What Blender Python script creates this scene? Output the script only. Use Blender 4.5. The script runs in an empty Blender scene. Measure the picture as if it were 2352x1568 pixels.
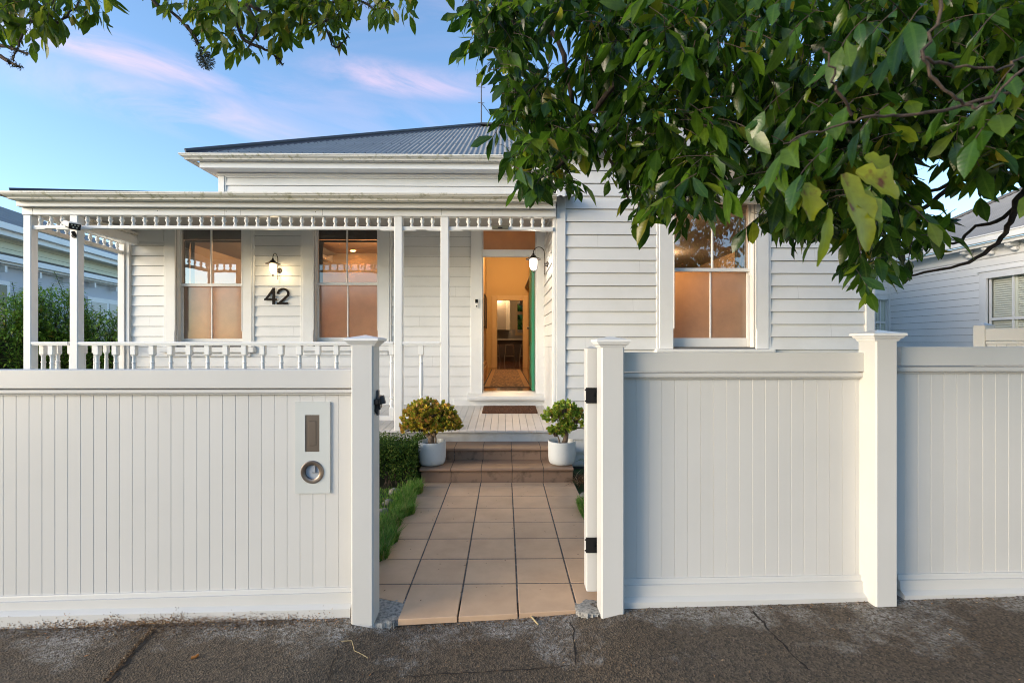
import bpy, math, random
from mathutils import Vector, Matrix, Euler
import mathutils
R = math.radians
PI = math.pi
SC = bpy.context.scene
COL = SC.collection

# ------------------------------------------------------------------ camera
F, PSI, CZ, CYP = 1077.0, 0.015, 1.45, 786.0     # focal in px of a 2352 wide frame, yaw, eye height, horizon row
cam_d = bpy.data.cameras.new('camera'); cam = bpy.data.objects.new('camera', cam_d); COL.objects.link(cam)
cam.location = (0, 0, CZ); cam.rotation_euler = (R(90), 0, -PSI)
cam_d.sensor_width = 36; cam_d.lens = F / 2352 * 36; cam_d.shift_y = 2 / 2352
cam_d.clip_start = 0.05; cam_d.clip_end = 1500
cam_d.dof.use_dof = True; cam_d.dof.focus_distance = 4.6; cam_d.dof.aperture_fstop = 4.5
SC.camera = cam

# ------------------------------------------------------------------ light
SUN_EL, SUN_AZ = R(12), R(-116)                    # azimuth from +Y, positive towards +X: low in the west, left and behind
sdir = Vector((math.sin(SUN_AZ) * math.cos(SUN_EL), math.cos(SUN_AZ) * math.cos(SUN_EL), math.sin(SUN_EL)))
sun_d = bpy.data.lights.new('sun', 'SUN'); sun = bpy.data.objects.new('sun', sun_d); COL.objects.link(sun)
sun_d.energy = 1.6; sun_d.angle = R(30); sun_d.color = (1.0, 0.83, 0.62)
sun.rotation_euler = sdir.to_track_quat('Z', 'Y').to_euler(); sun.location = (-8, -6, 6)
world = bpy.data.worlds.new('World'); SC.world = world; world.use_nodes = True
wn = world.node_tree.nodes; wl = world.node_tree.links
bg = wn['Background']
sky = wn.new('ShaderNodeTexSky'); sky.sky_type = 'NISHITA'; sky.sun_disc = False
sky.sun_elevation = SUN_EL; sky.sun_rotation = SUN_AZ
sky.air_density = 1.0; sky.dust_density = 0.6; sky.ozone_density = 2.2
SKY_GAIN = 1.0
bg.inputs['Strength'].default_value = 0.15

def wnode(t, **k):
    n = wn.new(t)
    for a, b in k.items(): setattr(n, a, b)
    return n
tc = wnode('ShaderNodeTexCoord')
mp = wnode('ShaderNodeMapping'); mp.inputs['Scale'].default_value = (1.5, 1.5, 5.5); mp.inputs['Location'].default_value = (1.3, 0.0, 0.35)
mp.inputs['Rotation'].default_value = (0, R(9), 0)
wl.new(tc.outputs['Generated'], mp.inputs['Vector'])
nz = wnode('ShaderNodeTexNoise'); nz.inputs['Scale'].default_value = 2.4; nz.inputs['Detail'].default_value = 10; nz.inputs['Roughness'].default_value = 0.60
nz.inputs['Distortion'].default_value = 0.6
wl.new(mp.outputs['Vector'], nz.inputs['Vector'])
rp = wnode('ShaderNodeValToRGB'); rp.color_ramp.elements[0].position = 0.42; rp.color_ramp.elements[1].position = 0.70
rp.color_ramp.elements[0].color = (0, 0, 0, 1); rp.color_ramp.elements[1].color = (1, 1, 1, 1)
wl.new(nz.outputs['Fac'], rp.inputs['Fac'])
mx = wnode('ShaderNodeMixRGB', blend_type='MIX')
mx.inputs['Color2'].default_value = (3.9, 2.5, 2.75, 1)
mf = wnode('ShaderNodeMath', operation='MULTIPLY'); mf.inputs[1].default_value = 0.68
# two long wisps of sunset cloud and a faint veil: direction-space ellipses broken up by the noise
acc = None
for (dx, dy, dz), (sx, sy, sz), wgt in (((-.58, .71, .425), (.20, .30, .030), .75), ((-.50, .75, .375), (.26, .30, .045), .6), ((-.17, .86, .478), (.20, .30, .030), 1.0), ((-.30, .84, .42), (.28, .3, .05), .35), ((-.25, .8, .62), (.35, .3, .12), .25)):
    v1 = wnode('ShaderNodeVectorMath', operation='SUBTRACT'); v1.inputs[1].default_value = (dx, dy, dz); wl.new(tc.outputs['Generated'], v1.inputs[0])
    v2 = wnode('ShaderNodeVectorMath', operation='DIVIDE'); v2.inputs[1].default_value = (sx, sy, sz); wl.new(v1.outputs[0], v2.inputs[0])
    v3 = wnode('ShaderNodeVectorMath', operation='LENGTH'); wl.new(v2.outputs[0], v3.inputs[0])
    m1 = wnode('ShaderNodeMapRange', interpolation_type='SMOOTHSTEP'); m1.inputs['From Min'].default_value = 1.25; m1.inputs['From Max'].default_value = .1; m1.inputs['To Max'].default_value = wgt
    wl.new(v3.outputs['Value'], m1.inputs['Value'])
    if acc is None: acc = m1.outputs[0]
    else:
        ad = wnode('ShaderNodeMath', operation='MAXIMUM'); wl.new(acc, ad.inputs[0]); wl.new(m1.outputs[0], ad.inputs[1]); acc = ad.outputs[0]
m0 = wnode('ShaderNodeMath', operation='MULTIPLY'); wl.new(rp.outputs['Color'], m0.inputs[0]); wl.new(acc, m0.inputs[1])
wl.new(m0.outputs[0], mf.inputs[0]); wl.new(mf.outputs[0], mx.inputs['Fac'])
tint = wnode('ShaderNodeMixRGB', blend_type='MULTIPLY'); tint.inputs['Fac'].default_value = 1
tint.inputs['Color2'].default_value = (0.89, 0.95, 1.02, 1)
wl.new(sky.outputs['Color'], tint.inputs['Color1']); wl.new(tint.outputs['Color'], mx.inputs['Color1'])
wl.new(mx.outputs['Color'], bg.inputs['Color'])

SC.view_settings.view_transform = 'Standard'; SC.view_settings.look = 'None'
SC.view_settings.gamma = 1.0; SC.view_settings.exposure = 1.42; SC.view_settings.use_curve_mapping = False
SC.cycles.use_denoising = True
SC.cycles.max_bounces = 8; SC.cycles.transparent_max_bounces = 12
SC.cycles.sample_clamp_indirect = 6
SC.cycles.filter_width = 1.05

# ------------------------------------------------------------------ helpers
cp, sp = math.cos(PSI), math.sin(PSI)
def X(px, Y):
    u = (px - 1176) / F
    return Y * (sp + u * cp) / (cp - u * sp)
def Dp(px, Y):
    u = (px - 1176) / F
    return Y / (cp - u * sp)
def Z(px, py, Y): return CZ - (py - CYP) / F * Dp(px, Y)
def P(px, py, Y): return Vector((X(px, Y), Y, Z(px, py, Y)))
def G(px, py, z=0.0):
    d = F * (CZ - z) / (py - CYP); u = (px - 1176) / F
    return Vector((d * (sp + u * cp), d * (cp - u * sp), z))

class MB:
    def __init__(s): s.v = []; s.f = []; s.mi = []; s.m = 0; s.uv = {}
    def add(s, vs, fs):
        o = len(s.v); s.v += [tuple(v) for v in vs]
        for f in fs: s.f.append(tuple(i + o for i in f)); s.mi.append(s.m)
        return s
    def box(s, x0, x1, y0, y1, z0, z1):
        if x0 > x1: x0, x1 = x1, x0
        if y0 > y1: y0, y1 = y1, y0
        if z0 > z1: z0, z1 = z1, z0
        v = [(x0, y0, z0), (x1, y0, z0), (x1, y1, z0), (x0, y1, z0), (x0, y0, z1), (x1, y0, z1), (x1, y1, z1), (x0, y1, z1)]
        return s.add(v, [(0, 3, 2, 1), (4, 5, 6, 7), (0, 1, 5, 4), (1, 2, 6, 5), (2, 3, 7, 6), (3, 0, 4, 7)])
    def bbox(s, x0, x1, y0, y1, z0, z1, b=0.003):
        """box with chamfered vertical and horizontal edges"""
        if x0 > x1: x0, x1 = x1, x0
        if y0 > y1: y0, y1 = y1, y0
        if z0 > z1: z0, z1 = z1, z0
        b = min(b, (x1 - x0) * .45, (y1 - y0) * .45, (z1 - z0) * .45)
        def ring(i, z):
            return [(x0 + b + i, y0 + i, z), (x1 - b - i, y0 + i, z), (x1 - i, y0 + b + i, z), (x1 - i, y1 - b - i, z),
                    (x1 - b - i, y1 - i, z), (x0 + b + i, y1 - i, z), (x0 + i, y1 - b - i, z), (x0 + i, y0 + b + i, z)]
        rs = [ring(b * .9, z0), ring(0, z0 + b), ring(0, z1 - b), ring(b * .9, z1)]
        v = sum(rs, []); f = [tuple(range(7, -1, -1)), tuple(range(24, 32))]
        for k in range(3):
            for i in range(8):
                j = (i + 1) % 8; f.append((k * 8 + i, k * 8 + j, k * 8 + 8 + j, k * 8 + 8 + i))
        return s.add(v, f)
    def obox(s, c, ax, ay, az, hx, hy, hz):
        c = Vector(c); v = []
        for dz in (-1, 1):
            for dx, dy in ((-1, -1), (1, -1), (1, 1), (-1, 1)):
                v.append(c + ax * hx * dx + ay * hy * dy + az * hz * dz)
        return s.add(v, [(0, 3, 2, 1), (4, 5, 6, 7), (0, 1, 5, 4), (1, 2, 6, 5), (2, 3, 7, 6), (3, 0, 4, 7)])
    def quad(s, a, b, c, d): return s.add([a, b, c, d], [(0, 1, 2, 3)])
    def lathe(s, c, prof, n=14, axis='z', caps=True):
        v = []; f = []
        for r, h in prof:
            for i in range(n):
                a = 2 * PI * i / n; x, y = r * math.cos(a), r * math.sin(a)
                p = (x, y, h) if axis == 'z' else ((x, h, y) if axis == 'y' else (h, x, y))
                v.append((c[0] + p[0], c[1] + p[1], c[2] + p[2]))
        for k in range(len(prof) - 1):
            for i in range(n):
                j = (i + 1) % n; f.append((k * n + i, k * n + j, k * n + n + j, k * n + n + i))
        if caps and prof[0][0] > 1e-5: f.append(tuple(range(n - 1, -1, -1)))
        if caps and prof[-1][0] > 1e-5: f.append(tuple(range((len(prof) - 1) * n, len(prof) * n)))
        return s.add(v, f)
    def tube(s, pts, rad, n=8, cap=True):
        pts = [Vector(p) for p in pts]
        if not isinstance(rad, (list, tuple)): rad = [rad] * len(pts)
        up = Vector((0.13, 0.37, 1)).normalized(); v = []; f = []
        pr = None
        for i, p in enumerate(pts):
            t = (pts[min(i + 1, len(pts) - 1)] - pts[max(i - 1, 0)])
            if t.length < 1e-9: t = Vector((0, 0, 1))
            t.normalize()
            if pr is None:
                a = t.cross(up)
                if a.length < 0.05: a = t.cross(Vector((1, 0, 0)))
            else:
                a = pr - t * pr.dot(t)
            a.normalize(); pr = a; b = t.cross(a)
            for k in range(n):
                an = 2 * PI * k / n; v.append(p + (a * math.cos(an) + b * math.sin(an)) * rad[i])
        for i in range(len(pts) - 1):
            for k in range(n):
                j = (k + 1) % n; f.append((i * n + k, i * n + j, i * n + n + j, i * n + n + k))
        if cap: f.append(tuple(range(n - 1, -1, -1))); f.append(tuple(range((len(pts) - 1) * n, len(pts) * n)))
        return s.add(v, f)
    def prism(s, poly, y0, y1):
        """polygon in XZ given as (x,z), extruded along y"""
        n = len(poly); v = [(x, y0, z) for x, z in poly] + [(x, y1, z) for x, z in poly]
        f = [tuple(range(n)), tuple(range(2 * n - 1, n - 1, -1))]
        for i in range(n):
            j = (i + 1) % n; f.append((i, i + n, j + n, j))
        return s.add(v, f)
    def xrun(s, x0, x1, prof, y, side=None, yend=None):
        """sweep profile [(out,z)] along X on a face at depth y (out is towards the camera); side mitre at x0 running back to yend"""
        n = len(prof); v = []; f = []
        for o, z in prof: v.append(((x0 - o) if side else x0, y - o, z))
        for o, z in prof: v.append((x1, y - o, z))
        for i in range(n):
            j = (i + 1) % n; f.append((i, j, n + j, n + i))
        f.append(tuple(range(n, 2 * n)))
        if side:
            for o, z in prof: v.append((x0 - o, yend, z))
            for i in range(n):
                j = (i + 1) % n; f.append((i, 2 * n + i, 2 * n + j, j))
            f.append(tuple(range(3 * n - 1, 2 * n - 1, -1)))
        else: f.append(tuple(range(n - 1, -1, -1)))
        return s.add(v, f)

def mesh_of(name, mb, mats, origin=(0, 0, 0), smooth=False, recalc=False):
    me = bpy.data.meshes.new(name)
    ox, oy, oz = origin
    me.from_pydata([(x - ox, y - oy, z - oz) for x, y, z in mb.v], [], mb.f)
    if not isinstance(mats, (list, tuple)): mats = [mats]
    for m in mats: me.materials.append(m)
    if len(mats) > 1: me.polygons.foreach_set('material_index', mb.mi)
    if mb.uv:
        ul = me.uv_layers.new(name='leaf_uv'); buf = []
        for l in me.loops: buf += mb.uv.get(l.vertex_index, (0, 0))
        ul.data.foreach_set('uv', buf)
    if recalc:
        import bmesh
        bm = bmesh.new(); bm.from_mesh(me); bmesh.ops.recalc_face_normals(bm, faces=bm.faces); bm.to_mesh(me); bm.free()
    if smooth:
        me.polygons.foreach_set('use_smooth', [True] * len(me.polygons))
        if smooth != 'full':
            try: me.set_sharp_from_angle(angle=R(38))
            except Exception: pass
    me.update()
    return me
def wloc(o):
    p = Vector((0, 0, 0))
    while o is not None: p = p + o.location; o = o.parent
    return p
def obj(name, mb, mats, parent=None, smooth=False, loc=None, recalc=False, label=None):
    base = wloc(parent) if parent is not None else Vector((0, 0, 0))
    if parent is None and loc is not None: base = Vector(loc)
    o = bpy.data.objects.new(name, mesh_of(name, mb, mats, base, smooth, recalc)); COL.objects.link(o)
    if parent is not None: o.parent = parent
    elif loc is not None: o.location = loc
    if label: o['label'] = label
    return o
def thing(name, label, cat, loc=(0, 0, 0), group=None):
    o = bpy.data.objects.new(name, None); COL.objects.link(o); o.location = loc
    o.empty_display_size = 0.1; o['label'] = label; o['category'] = cat
    if group: o['group'] = group
    return o
def tag(o, label, cat, group=None, kind=None):
    o['label'] = label; o['category'] = cat
    if group: o['group'] = group
    if kind: o['kind'] = kind
    return o
def struct(o): o['kind'] = 'structure'; return o
def place_mesh(name, me, parent, loc):
    """a part that shares mesh data; loc is in world axes"""
    o = bpy.data.objects.new(name, me); COL.objects.link(o); o.parent = parent
    o.location = Vector(loc) - wloc(parent); return o
def inpoly(x, y, poly):
    c = False; j = len(poly) - 1
    for i in range(len(poly)):
        xi, yi = poly[i]; xj, yj = poly[j]
        if (yi > y) != (yj > y) and x < (xj - xi) * (y - yi) / (yj - yi) + xi: c = not c
        j = i
    return c

# ------------------------------------------------------------------ materials
def mat(name, col=(.8, .8, .8), rough=.5, metal=0., spec=.5, noise=None, bump=None, coat=0, extra=None):
    """noise=(scale, colour2, lo, hi) mottles the base; bump=(scale, strength, dist)"""
    m = bpy.data.materials.new(name); m.use_nodes = True
    nt = m.node_tree; b = nt.nodes['Principled BSDF']
    b.inputs['Base Color'].default_value = (*col, 1); b.inputs['Roughness'].default_value = rough
    b.inputs['Metallic'].default_value = metal; b.inputs['Specular IOR Level'].default_value = spec
    if coat: b.inputs['Coat Weight'].default_value = coat; b.inputs['Coat Roughness'].default_value = .1
    t = nt.nodes.new('ShaderNodeTexCoord')
    if noise:
        n = nt.nodes.new('ShaderNodeTexNoise'); n.inputs['Scale'].default_value = noise[0]; n.inputs['Detail'].default_value = 6; n.inputs['Roughness'].default_value = .6
        r = nt.nodes.new('ShaderNodeValToRGB'); r.color_ramp.elements[0].position = noise[2]; r.color_ramp.elements[1].position = noise[3]
        r.color_ramp.elements[0].color = (*col, 1); r.color_ramp.elements[1].color = (*noise[1], 1)
        nt.links.new(t.outputs['Object'], n.inputs['Vector']); nt.links.new(n.outputs['Fac'], r.inputs['Fac'])
        nt.links.new(r.outputs['Color'], b.inputs['Base Color'])
    if bump:
        n2 = nt.nodes.new('ShaderNodeTexNoise'); n2.inputs['Scale'].default_value = bump[0]; n2.inputs['Detail'].default_value = 4
        bu = nt.nodes.new('ShaderNodeBump'); bu.inputs['Strength'].default_value = bump[1]; bu.inputs['Distance'].default_value = bump[2]
        nt.links.new(t.outputs['Object'], n2.inputs['Vector']); nt.links.new(n2.outputs['Fac'], bu.inputs['Height'])
        nt.links.new(bu.outputs['Normal'], b.inputs['Normal'])
    return m
def emis(name, col, s):
    m = bpy.data.materials.new(name); m.use_nodes = True
    b = m.node_tree.nodes['Principled BSDF']; b.inputs['Emission Color'].default_value = (*col, 1); b.inputs['Emission Strength'].default_value = s
    b.inputs['Base Color'].default_value = (*col, 1)
    return m
M = {}
M['paint'] = mat('white_weatherboard_paint', (.75, .75, .74), .42, noise=(2.2, (.69, .69, .67), .45, .75), bump=(9, .12, .01))
M['trim'] = mat('white_trim_paint', (.78, .78, .77), .35, noise=(3.1, (.73, .72, .70), .5, .8), bump=(14, .08, .006))
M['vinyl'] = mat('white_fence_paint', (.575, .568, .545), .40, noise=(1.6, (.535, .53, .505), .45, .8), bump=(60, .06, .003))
M['gutter'] = mat('mossy_white_gutter', (.70, .68, .62), .45, noise=(16, (.34, .33, .20), .53, .72), bump=(22, .2, .006))
M['roof'] = mat('grey_corrugated_steel', (.25, .245, .235), .6, spec=.3, noise=(2.5, (.30, .295, .285), .4, .7))
M['roofcap'] = mat('dark_grey_flashing', (.075, .075, .085), .45, metal=.2)
M['deck'] = mat('white_painted_deck', (.66, .64, .62), .5, noise=(5, (.56, .54, .52), .45, .75), bump=(30, .1, .004))
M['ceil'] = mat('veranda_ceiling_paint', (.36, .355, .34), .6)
M['gapshade'] = mat('painted_gap_shade', (.10, .10, .10), .9)  # dark colour stands in for the shade in the gaps between boards
M['black'] = mat('black_powdercoat', (.006, .006, .007), .55, spec=.3, bump=(80, .1, .002))
M['bronze'] = mat('dark_bronze', (.05, .04, .035), .42, metal=.6)
M['steel'] = mat('brushed_steel_dark', (.23, .19, .16), .38, metal=.85, bump=(120, .15, .002))
M['darkgrey'] = mat('grey_hardware', (.12, .11, .115), .4, metal=.5)
M['number'] = mat('dark_bronze_numeral', (.012, .009, .008), .75, spec=.2)
M['pot'] = mat('white_glazed_pot', (.66, .68, .67), .45, noise=(26, (.42, .42, .38), .62, .80), bump=(30, .2, .004))
M['soil'] = mat('dark_soil', (.035, .024, .016), .9, noise=(30, (.07, .05, .035), .4, .7), bump=(50, .8, .02))
M['bark'] = mat('succulent_bark', (.21, .15, .10), .75, noise=(25, (.10, .07, .05), .4, .65), bump=(30, .6, .01))
M['treebark'] = mat('tree_bark', (.075, .05, .035), .85, noise=(28, (.028, .020, .016), .4, .65), bump=(45, .8, .008))
M['lichen'] = mat('grey_green_lichen', (.18, .20, .15), .95, noise=(60, (.07, .08, .055), .4, .6))
M['tile'] = mat('terracotta_tile', (.60, .40, .25), .65, noise=(4, (.49, .32, .20), .38, .72), bump=(90, .10, .003))
def island_var(m, amt):
    nt = m.node_tree; b = nt.nodes['Principled BSDF']; l = b.inputs['Base Color'].links[0]; src = l.from_socket
    g = nt.nodes.new('ShaderNodeNewGeometry'); mr = nt.nodes.new('ShaderNodeMapRange'); mr.inputs['To Min'].default_value = 1 - amt; mr.inputs['To Max'].default_value = 1 + amt
    h = nt.nodes.new('ShaderNodeHueSaturation'); nt.links.new(g.outputs['Random Per Island'], mr.inputs['Value']); nt.links.new(mr.outputs[0], h.inputs['Value']); nt.links.new(src, h.inputs['Color']); nt.links.new(h.outputs['Color'], b.inputs['Base Color'])
island_var(M['tile'], .07)
M['steptile'] = mat('brown_step_tile', (.30, .19, .125), .5, noise=(6, (.25, .155, .10), .4, .7), bump=(90, .1, .003))
M['riser'] = mat('stained_riser_tile', (.27, .175, .12), .6, noise=(11, (.10, .068, .045), .52, .74), bump=(60, .15, .003))
M['grout'] = mat('dark_grout', (.075, .065, .058), .9, noise=(35, (.26, .24, .21), .52, .7), bump=(80, .5, .004))
M['mat'] = mat('coir_doormat', (.16, .07, .035), .95, noise=(60, (.07, .03, .018), .42, .62), bump=(140, 1, .01))
M['green'] = mat('green_door_paint', (.035, .26, .14), .35)
M['concrete'] = mat('rough_concrete', (.36, .34, .30), .9, noise=(55, (.13, .125, .115), .42, .66), bump=(110, .5, .006))
M['rock'] = mat('garden_rock', (.24, .22, .18), .9, noise=(9, (.12, .11, .08), .4, .65), bump=(18, .8, .02))
M['lawn'] = mat('lawn_ground', (.05, .10, .022), .95, noise=(12, (.08, .09, .035), .4, .7))
M['ground'] = mat('ground', (.06, .075, .04), .95, noise=(.6, (.09, .08, .06), .4, .7))
M['hallwall'] = mat('cream_interior_wall', (.56, .40, .20), .7)
M['roomwall'] = mat('warm_interior_wall', (.38, .30, .21), .8)
M['halltrim'] = mat('cream_interior_trim', (.62, .46, .26), .5)
M['dark'] = mat('dark_interior', (.04, .035, .03), .6)
M['cab'] = mat('kitchen_cabinet', (.62, .56, .46), .4)
M['curtain'] = mat('grey_curtain', (.11, .105, .10), .9)
M['curtainback'] = mat('dark_curtain', (.02, .02, .024), .9)
M['cream_boards'] = mat('pale_green_boards', (.74, .72, .52), .55, noise=(1.2, (.70, .68, .49), .4, .7))
M['greyboards'] = mat('pale_grey_boards', (.80, .80, .79), .5, noise=(1.1, (.75, .75, .74), .4, .7))
M['lampglass'] = emis('lit_lamp_glass', (1.0, .76, .42), 13.0)
M['lampglass2'] = emis('lit_lamp_glass_white', (1.0, .90, .76), 15.0)
M['down'] = emis('lit_downlight', (1.0, .72, .38), 14.0)

for k_, a_ in (('steptile', .06), ('riser', .08), ('vinyl', .018), ('paint', .012), ('deck', .03)): island_var(M[k_], a_)
def floorboards():
    m = mat('polished_timber_floor', (.22, .07, .022), .12, coat=.6)
    nt = m.node_tree; b = nt.nodes['Principled BSDF']; t = nt.nodes.new('ShaderNodeTexCoord')
    mp = nt.nodes.new('ShaderNodeMapping'); mp.inputs['Scale'].default_value = (10, .5, 1)
    v = nt.nodes.new('ShaderNodeTexVoronoi'); v.feature = 'F1'; v.inputs['Scale'].default_value = 1.0; v.inputs['Randomness'].default_value = .3
    r = nt.nodes.new('ShaderNodeMixRGB'); r.inputs['Color1'].default_value = (.28, .085, .022, 1); r.inputs['Color2'].default_value = (.15, .04, .015, 1)
    nt.links.new(t.outputs['Object'], mp.inputs['Vector']); nt.links.new(mp.outputs['Vector'], v.inputs['Vector'])
    nt.links.new(v.outputs['Color'], r.inputs['Fac']); nt.links.new(r.outputs['Color'], b.inputs['Base Color'])
    return m
M['floor'] = floorboards()
def glass(name, tint=(.95, .97, .96), refl=1.0):
    m = bpy.data.materials.new(name); m.use_nodes = True; nt = m.node_tree; nt.nodes.clear()
    o = nt.nodes.new('ShaderNodeOutputMaterial'); mixs = nt.nodes.new('ShaderNodeMixShader')
    tr = nt.nodes.new('ShaderNodeBsdfTransparent'); tr.inputs['Color'].default_value = (*tint, 1)
    gl = nt.nodes.new('ShaderNodeBsdfGlossy'); gl.inputs['Roughness'].default_value = 0.01
    t = nt.nodes.new('ShaderNodeTexCoord'); n = nt.nodes.new('ShaderNodeTexNoise'); n.inputs['Scale'].default_value = 5
    bu = nt.nodes.new('ShaderNodeBump'); bu.inputs['Strength'].default_value = .05; bu.inputs['Distance'].default_value = .01
    nt.links.new(t.outputs['Object'], n.inputs['Vector']); nt.links.new(n.outputs['Fac'], bu.inputs['Height']); nt.links.new(bu.outputs['Normal'], gl.inputs['Normal'])
    fr = nt.nodes.new('ShaderNodeFresnel'); fr.inputs['IOR'].default_value = 1.5
    mu = nt.nodes.new('ShaderNodeMath'); mu.operation = 'MULTIPLY_ADD'; mu.inputs[1].default_value = 1.4 * refl; mu.inputs[2].default_value = .07 * refl; mu.use_clamp = True
    nt.links.new(fr.outputs[0], mu.inputs[0]); nt.links.new(mu.outputs[0], mixs.inputs[0])
    nt.links.new(tr.outputs[0], mixs.inputs[1]); nt.links.new(gl.outputs[0], mixs.inputs[2]); nt.links.new(mixs.outputs[0], o.inputs[0])
    return m
M['glass'] = glass('clear_window_glass', refl=2.8)
M['glass3'] = glass('reflecting_window_glass', refl=4.5)
M['glass4'] = glass('wing_window_glass', refl=2.6)
M['glass2'] = glass('clear_window_glass_dark', refl=1.2)
def frosted(name, col, rough=.35):
    m = bpy.data.materials.new(name); m.use_nodes = True; nt = m.node_tree; nt.nodes.clear()
    o = nt.nodes.new('ShaderNodeOutputMaterial'); mixs = nt.nodes.new('ShaderNodeMixShader'); mixs.inputs[0].default_value = .10
    a = nt.nodes.new('ShaderNodeAddShader')
    t = nt.nodes.new('ShaderNodeTexCoord'); n = nt.nodes.new('ShaderNodeTexNoise'); n.inputs['Scale'].default_value = 2.2; n.inputs['Detail'].default_value = 7; n.inputs['Roughness'].default_value = .68
    mrg = nt.nodes.new('ShaderNodeMapRange'); mrg.inputs['From Min'].default_value = .3; mrg.inputs['From Max'].default_value = .7; mrg.inputs['To Min'].default_value = .80; mrg.inputs['To Max'].default_value = 1.12
    hs = nt.nodes.new('ShaderNodeHueSaturation'); hs.inputs['Color'].default_value = (*col, 1)
    nt.links.new(t.outputs['Object'], n.inputs['Vector']); nt.links.new(n.outputs['Fac'], mrg.inputs['Value']); nt.links.new(mrg.outputs[0], hs.inputs['Value'])
    tr = nt.nodes.new('ShaderNodeBsdfTranslucent'); tr.inputs['Color'].default_value = (*col, 1)
    df = nt.nodes.new('ShaderNodeBsdfDiffuse'); df.inputs['Color'].default_value = (.15, .12, .10, 1)
    gl = nt.nodes.new('ShaderNodeBsdfGlossy'); gl.inputs['Roughness'].default_value = rough
    nt.links.new(hs.outputs['Color'], tr.inputs['Color']); nt.links.new(tr.outputs[0], a.inputs[0]); nt.links.new(df.outputs[0], a.inputs[1])
    nt.links.new(a.outputs[0], mixs.inputs[1]); nt.links.new(gl.outputs[0], mixs.inputs[2]); nt.links.new(mixs.outputs[0], o.inputs[0])
    return m
M['frost'] = frosted('frosted_window_film', (.60, .48, .33), .12)
M['obscure'] = frosted('pebbled_transom_glass', (.40, .28, .12), .25)

def leafmat(name, cols, trans=.35, rough=.35, spec=.5, stops=None, veins=False):
    """cols: list of colours spread over a random value per leaf"""
    m = bpy.data.materials.new(name); m.use_nodes = True; nt = m.node_tree; nt.nodes.clear()
    o = nt.nodes.new('ShaderNodeOutputMaterial'); g = nt.nodes.new('ShaderNodeNewGeometry')
    r = nt.nodes.new('ShaderNodeValToRGB'); cr = r.color_ramp
    for i, c in enumerate(cols):
        pos = stops[i] if stops else i / (len(cols) - 1)
        if i < 2: e = cr.elements[i]; e.position = pos
        else: e = cr.elements.new(pos)
        e.color = (*c, 1)
    t = nt.nodes.new('ShaderNodeTexCoord'); n = nt.nodes.new('ShaderNodeTexNoise'); n.inputs['Scale'].default_value = 35; n.inputs['Detail'].default_value = 3
    hv = nt.nodes.new('ShaderNodeHueSaturation'); ma = nt.nodes.new('ShaderNodeMapRange'); ma.inputs['To Min'].default_value = .55; ma.inputs['To Max'].default_value = 1.45
    nt.links.new(t.outputs['Object'], n.inputs['Vector']); nt.links.new(n.outputs['Fac'], ma.inputs['Value']); nt.links.new(ma.outputs[0], hv.inputs['Value'])
    nt.links.new(g.outputs['Random Per Island'], r.inputs['Fac']); nt.links.new(r.outputs['Color'], hv.inputs['Color'])
    b = nt.nodes.new('ShaderNodeBsdfPrincipled'); b.inputs['Roughness'].default_value = rough; b.inputs['Specular IOR Level'].default_value = spec
    if veins:
        uv = nt.nodes.new('ShaderNodeUVMap'); sx = nt.nodes.new('ShaderNodeSeparateXYZ'); nt.links.new(uv.outputs[0], sx.inputs[0])
        def mth(op, a, c=None):
            q = nt.nodes.new('ShaderNodeMath'); q.operation = op
            for i, w in enumerate((a, c)):
                if w is None: continue
                if isinstance(w, (int, float)): q.inputs[i].default_value = w
                else: nt.links.new(w, q.inputs[i])
            return q.outputs[0]
        ab = mth('ABSOLUTE', sx.outputs['X']); ph = mth('SUBTRACT', mth('MULTIPLY', sx.outputs['Y'], 8), mth('MULTIPLY', ab, 1.3))
        tri = mth('ABSOLUTE', mth('SUBTRACT', mth('FRACT', ph), .5)); sv = mth('GREATER_THAN', tri, .43); mid = mth('LESS_THAN', ab, .09); vm = mth('MAXIMUM', mth('MULTIPLY', sv, .6), mid)
        mv = nt.nodes.new('ShaderNodeMixRGB'); mv.blend_type = 'ADD'; mv.inputs['Color2'].default_value = (.018, .028, .004, 1); nt.links.new(vm, mv.inputs['Fac']); nt.links.new(hv.outputs['Color'], mv.inputs['Color1'])
        bu = nt.nodes.new('ShaderNodeBump'); bu.inputs['Strength'].default_value = .14; bu.inputs['Distance'].default_value = .002; nt.links.new(mth('SUBTRACT', tri, mth('MULTIPLY', mid, .4)), bu.inputs['Height']); nt.links.new(bu.outputs['Normal'], b.inputs['Normal'])
        hv = mv
    tl = nt.nodes.new('ShaderNodeBsdfTranslucent'); mixs = nt.nodes.new('ShaderNodeMixShader'); mixs.inputs[0].default_value = trans
    nt.links.new(hv.outputs['Color'], b.inputs['Base Color']); nt.links.new(hv.outputs['Color'], tl.inputs['Color'])
    nt.links.new(b.outputs[0], mixs.inputs[1]); nt.links.new(tl.outputs[0], mixs.inputs[2]); nt.links.new(mixs.outputs[0], o.inputs[0])
    return m
M['leaf'] = leafmat('tree_leaf', [(.012, .036, .004), (.032, .088, .008), (.090, .175, .012), (.15, .20, .014), (.28, .22, .02)], .60, .24, .6, [0, .45, .84, .97, 1], True)
M['leafsky'] = leafmat('yellow_green_tree_leaf', [(.05, .10, .008), (.10, .17, .012), (.20, .24, .02), (.30, .22, .03)], .6, .35, .4, [0, .6, .92, 1], True)
M['leafnear'] = leafmat('near_tree_leaf', [(.05, .12, .012), (.10, .17, .012), (.25, .25, .02), (.05, .12, .015)], .45, .32)
M['shrub'] = leafmat('shrub_leaf', [(.07, .17, .02), (.17, .33, .04), (.32, .48, .08), (.24, .17, .03)], .5, .4, .4, [0, .5, .88, 1])
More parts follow.
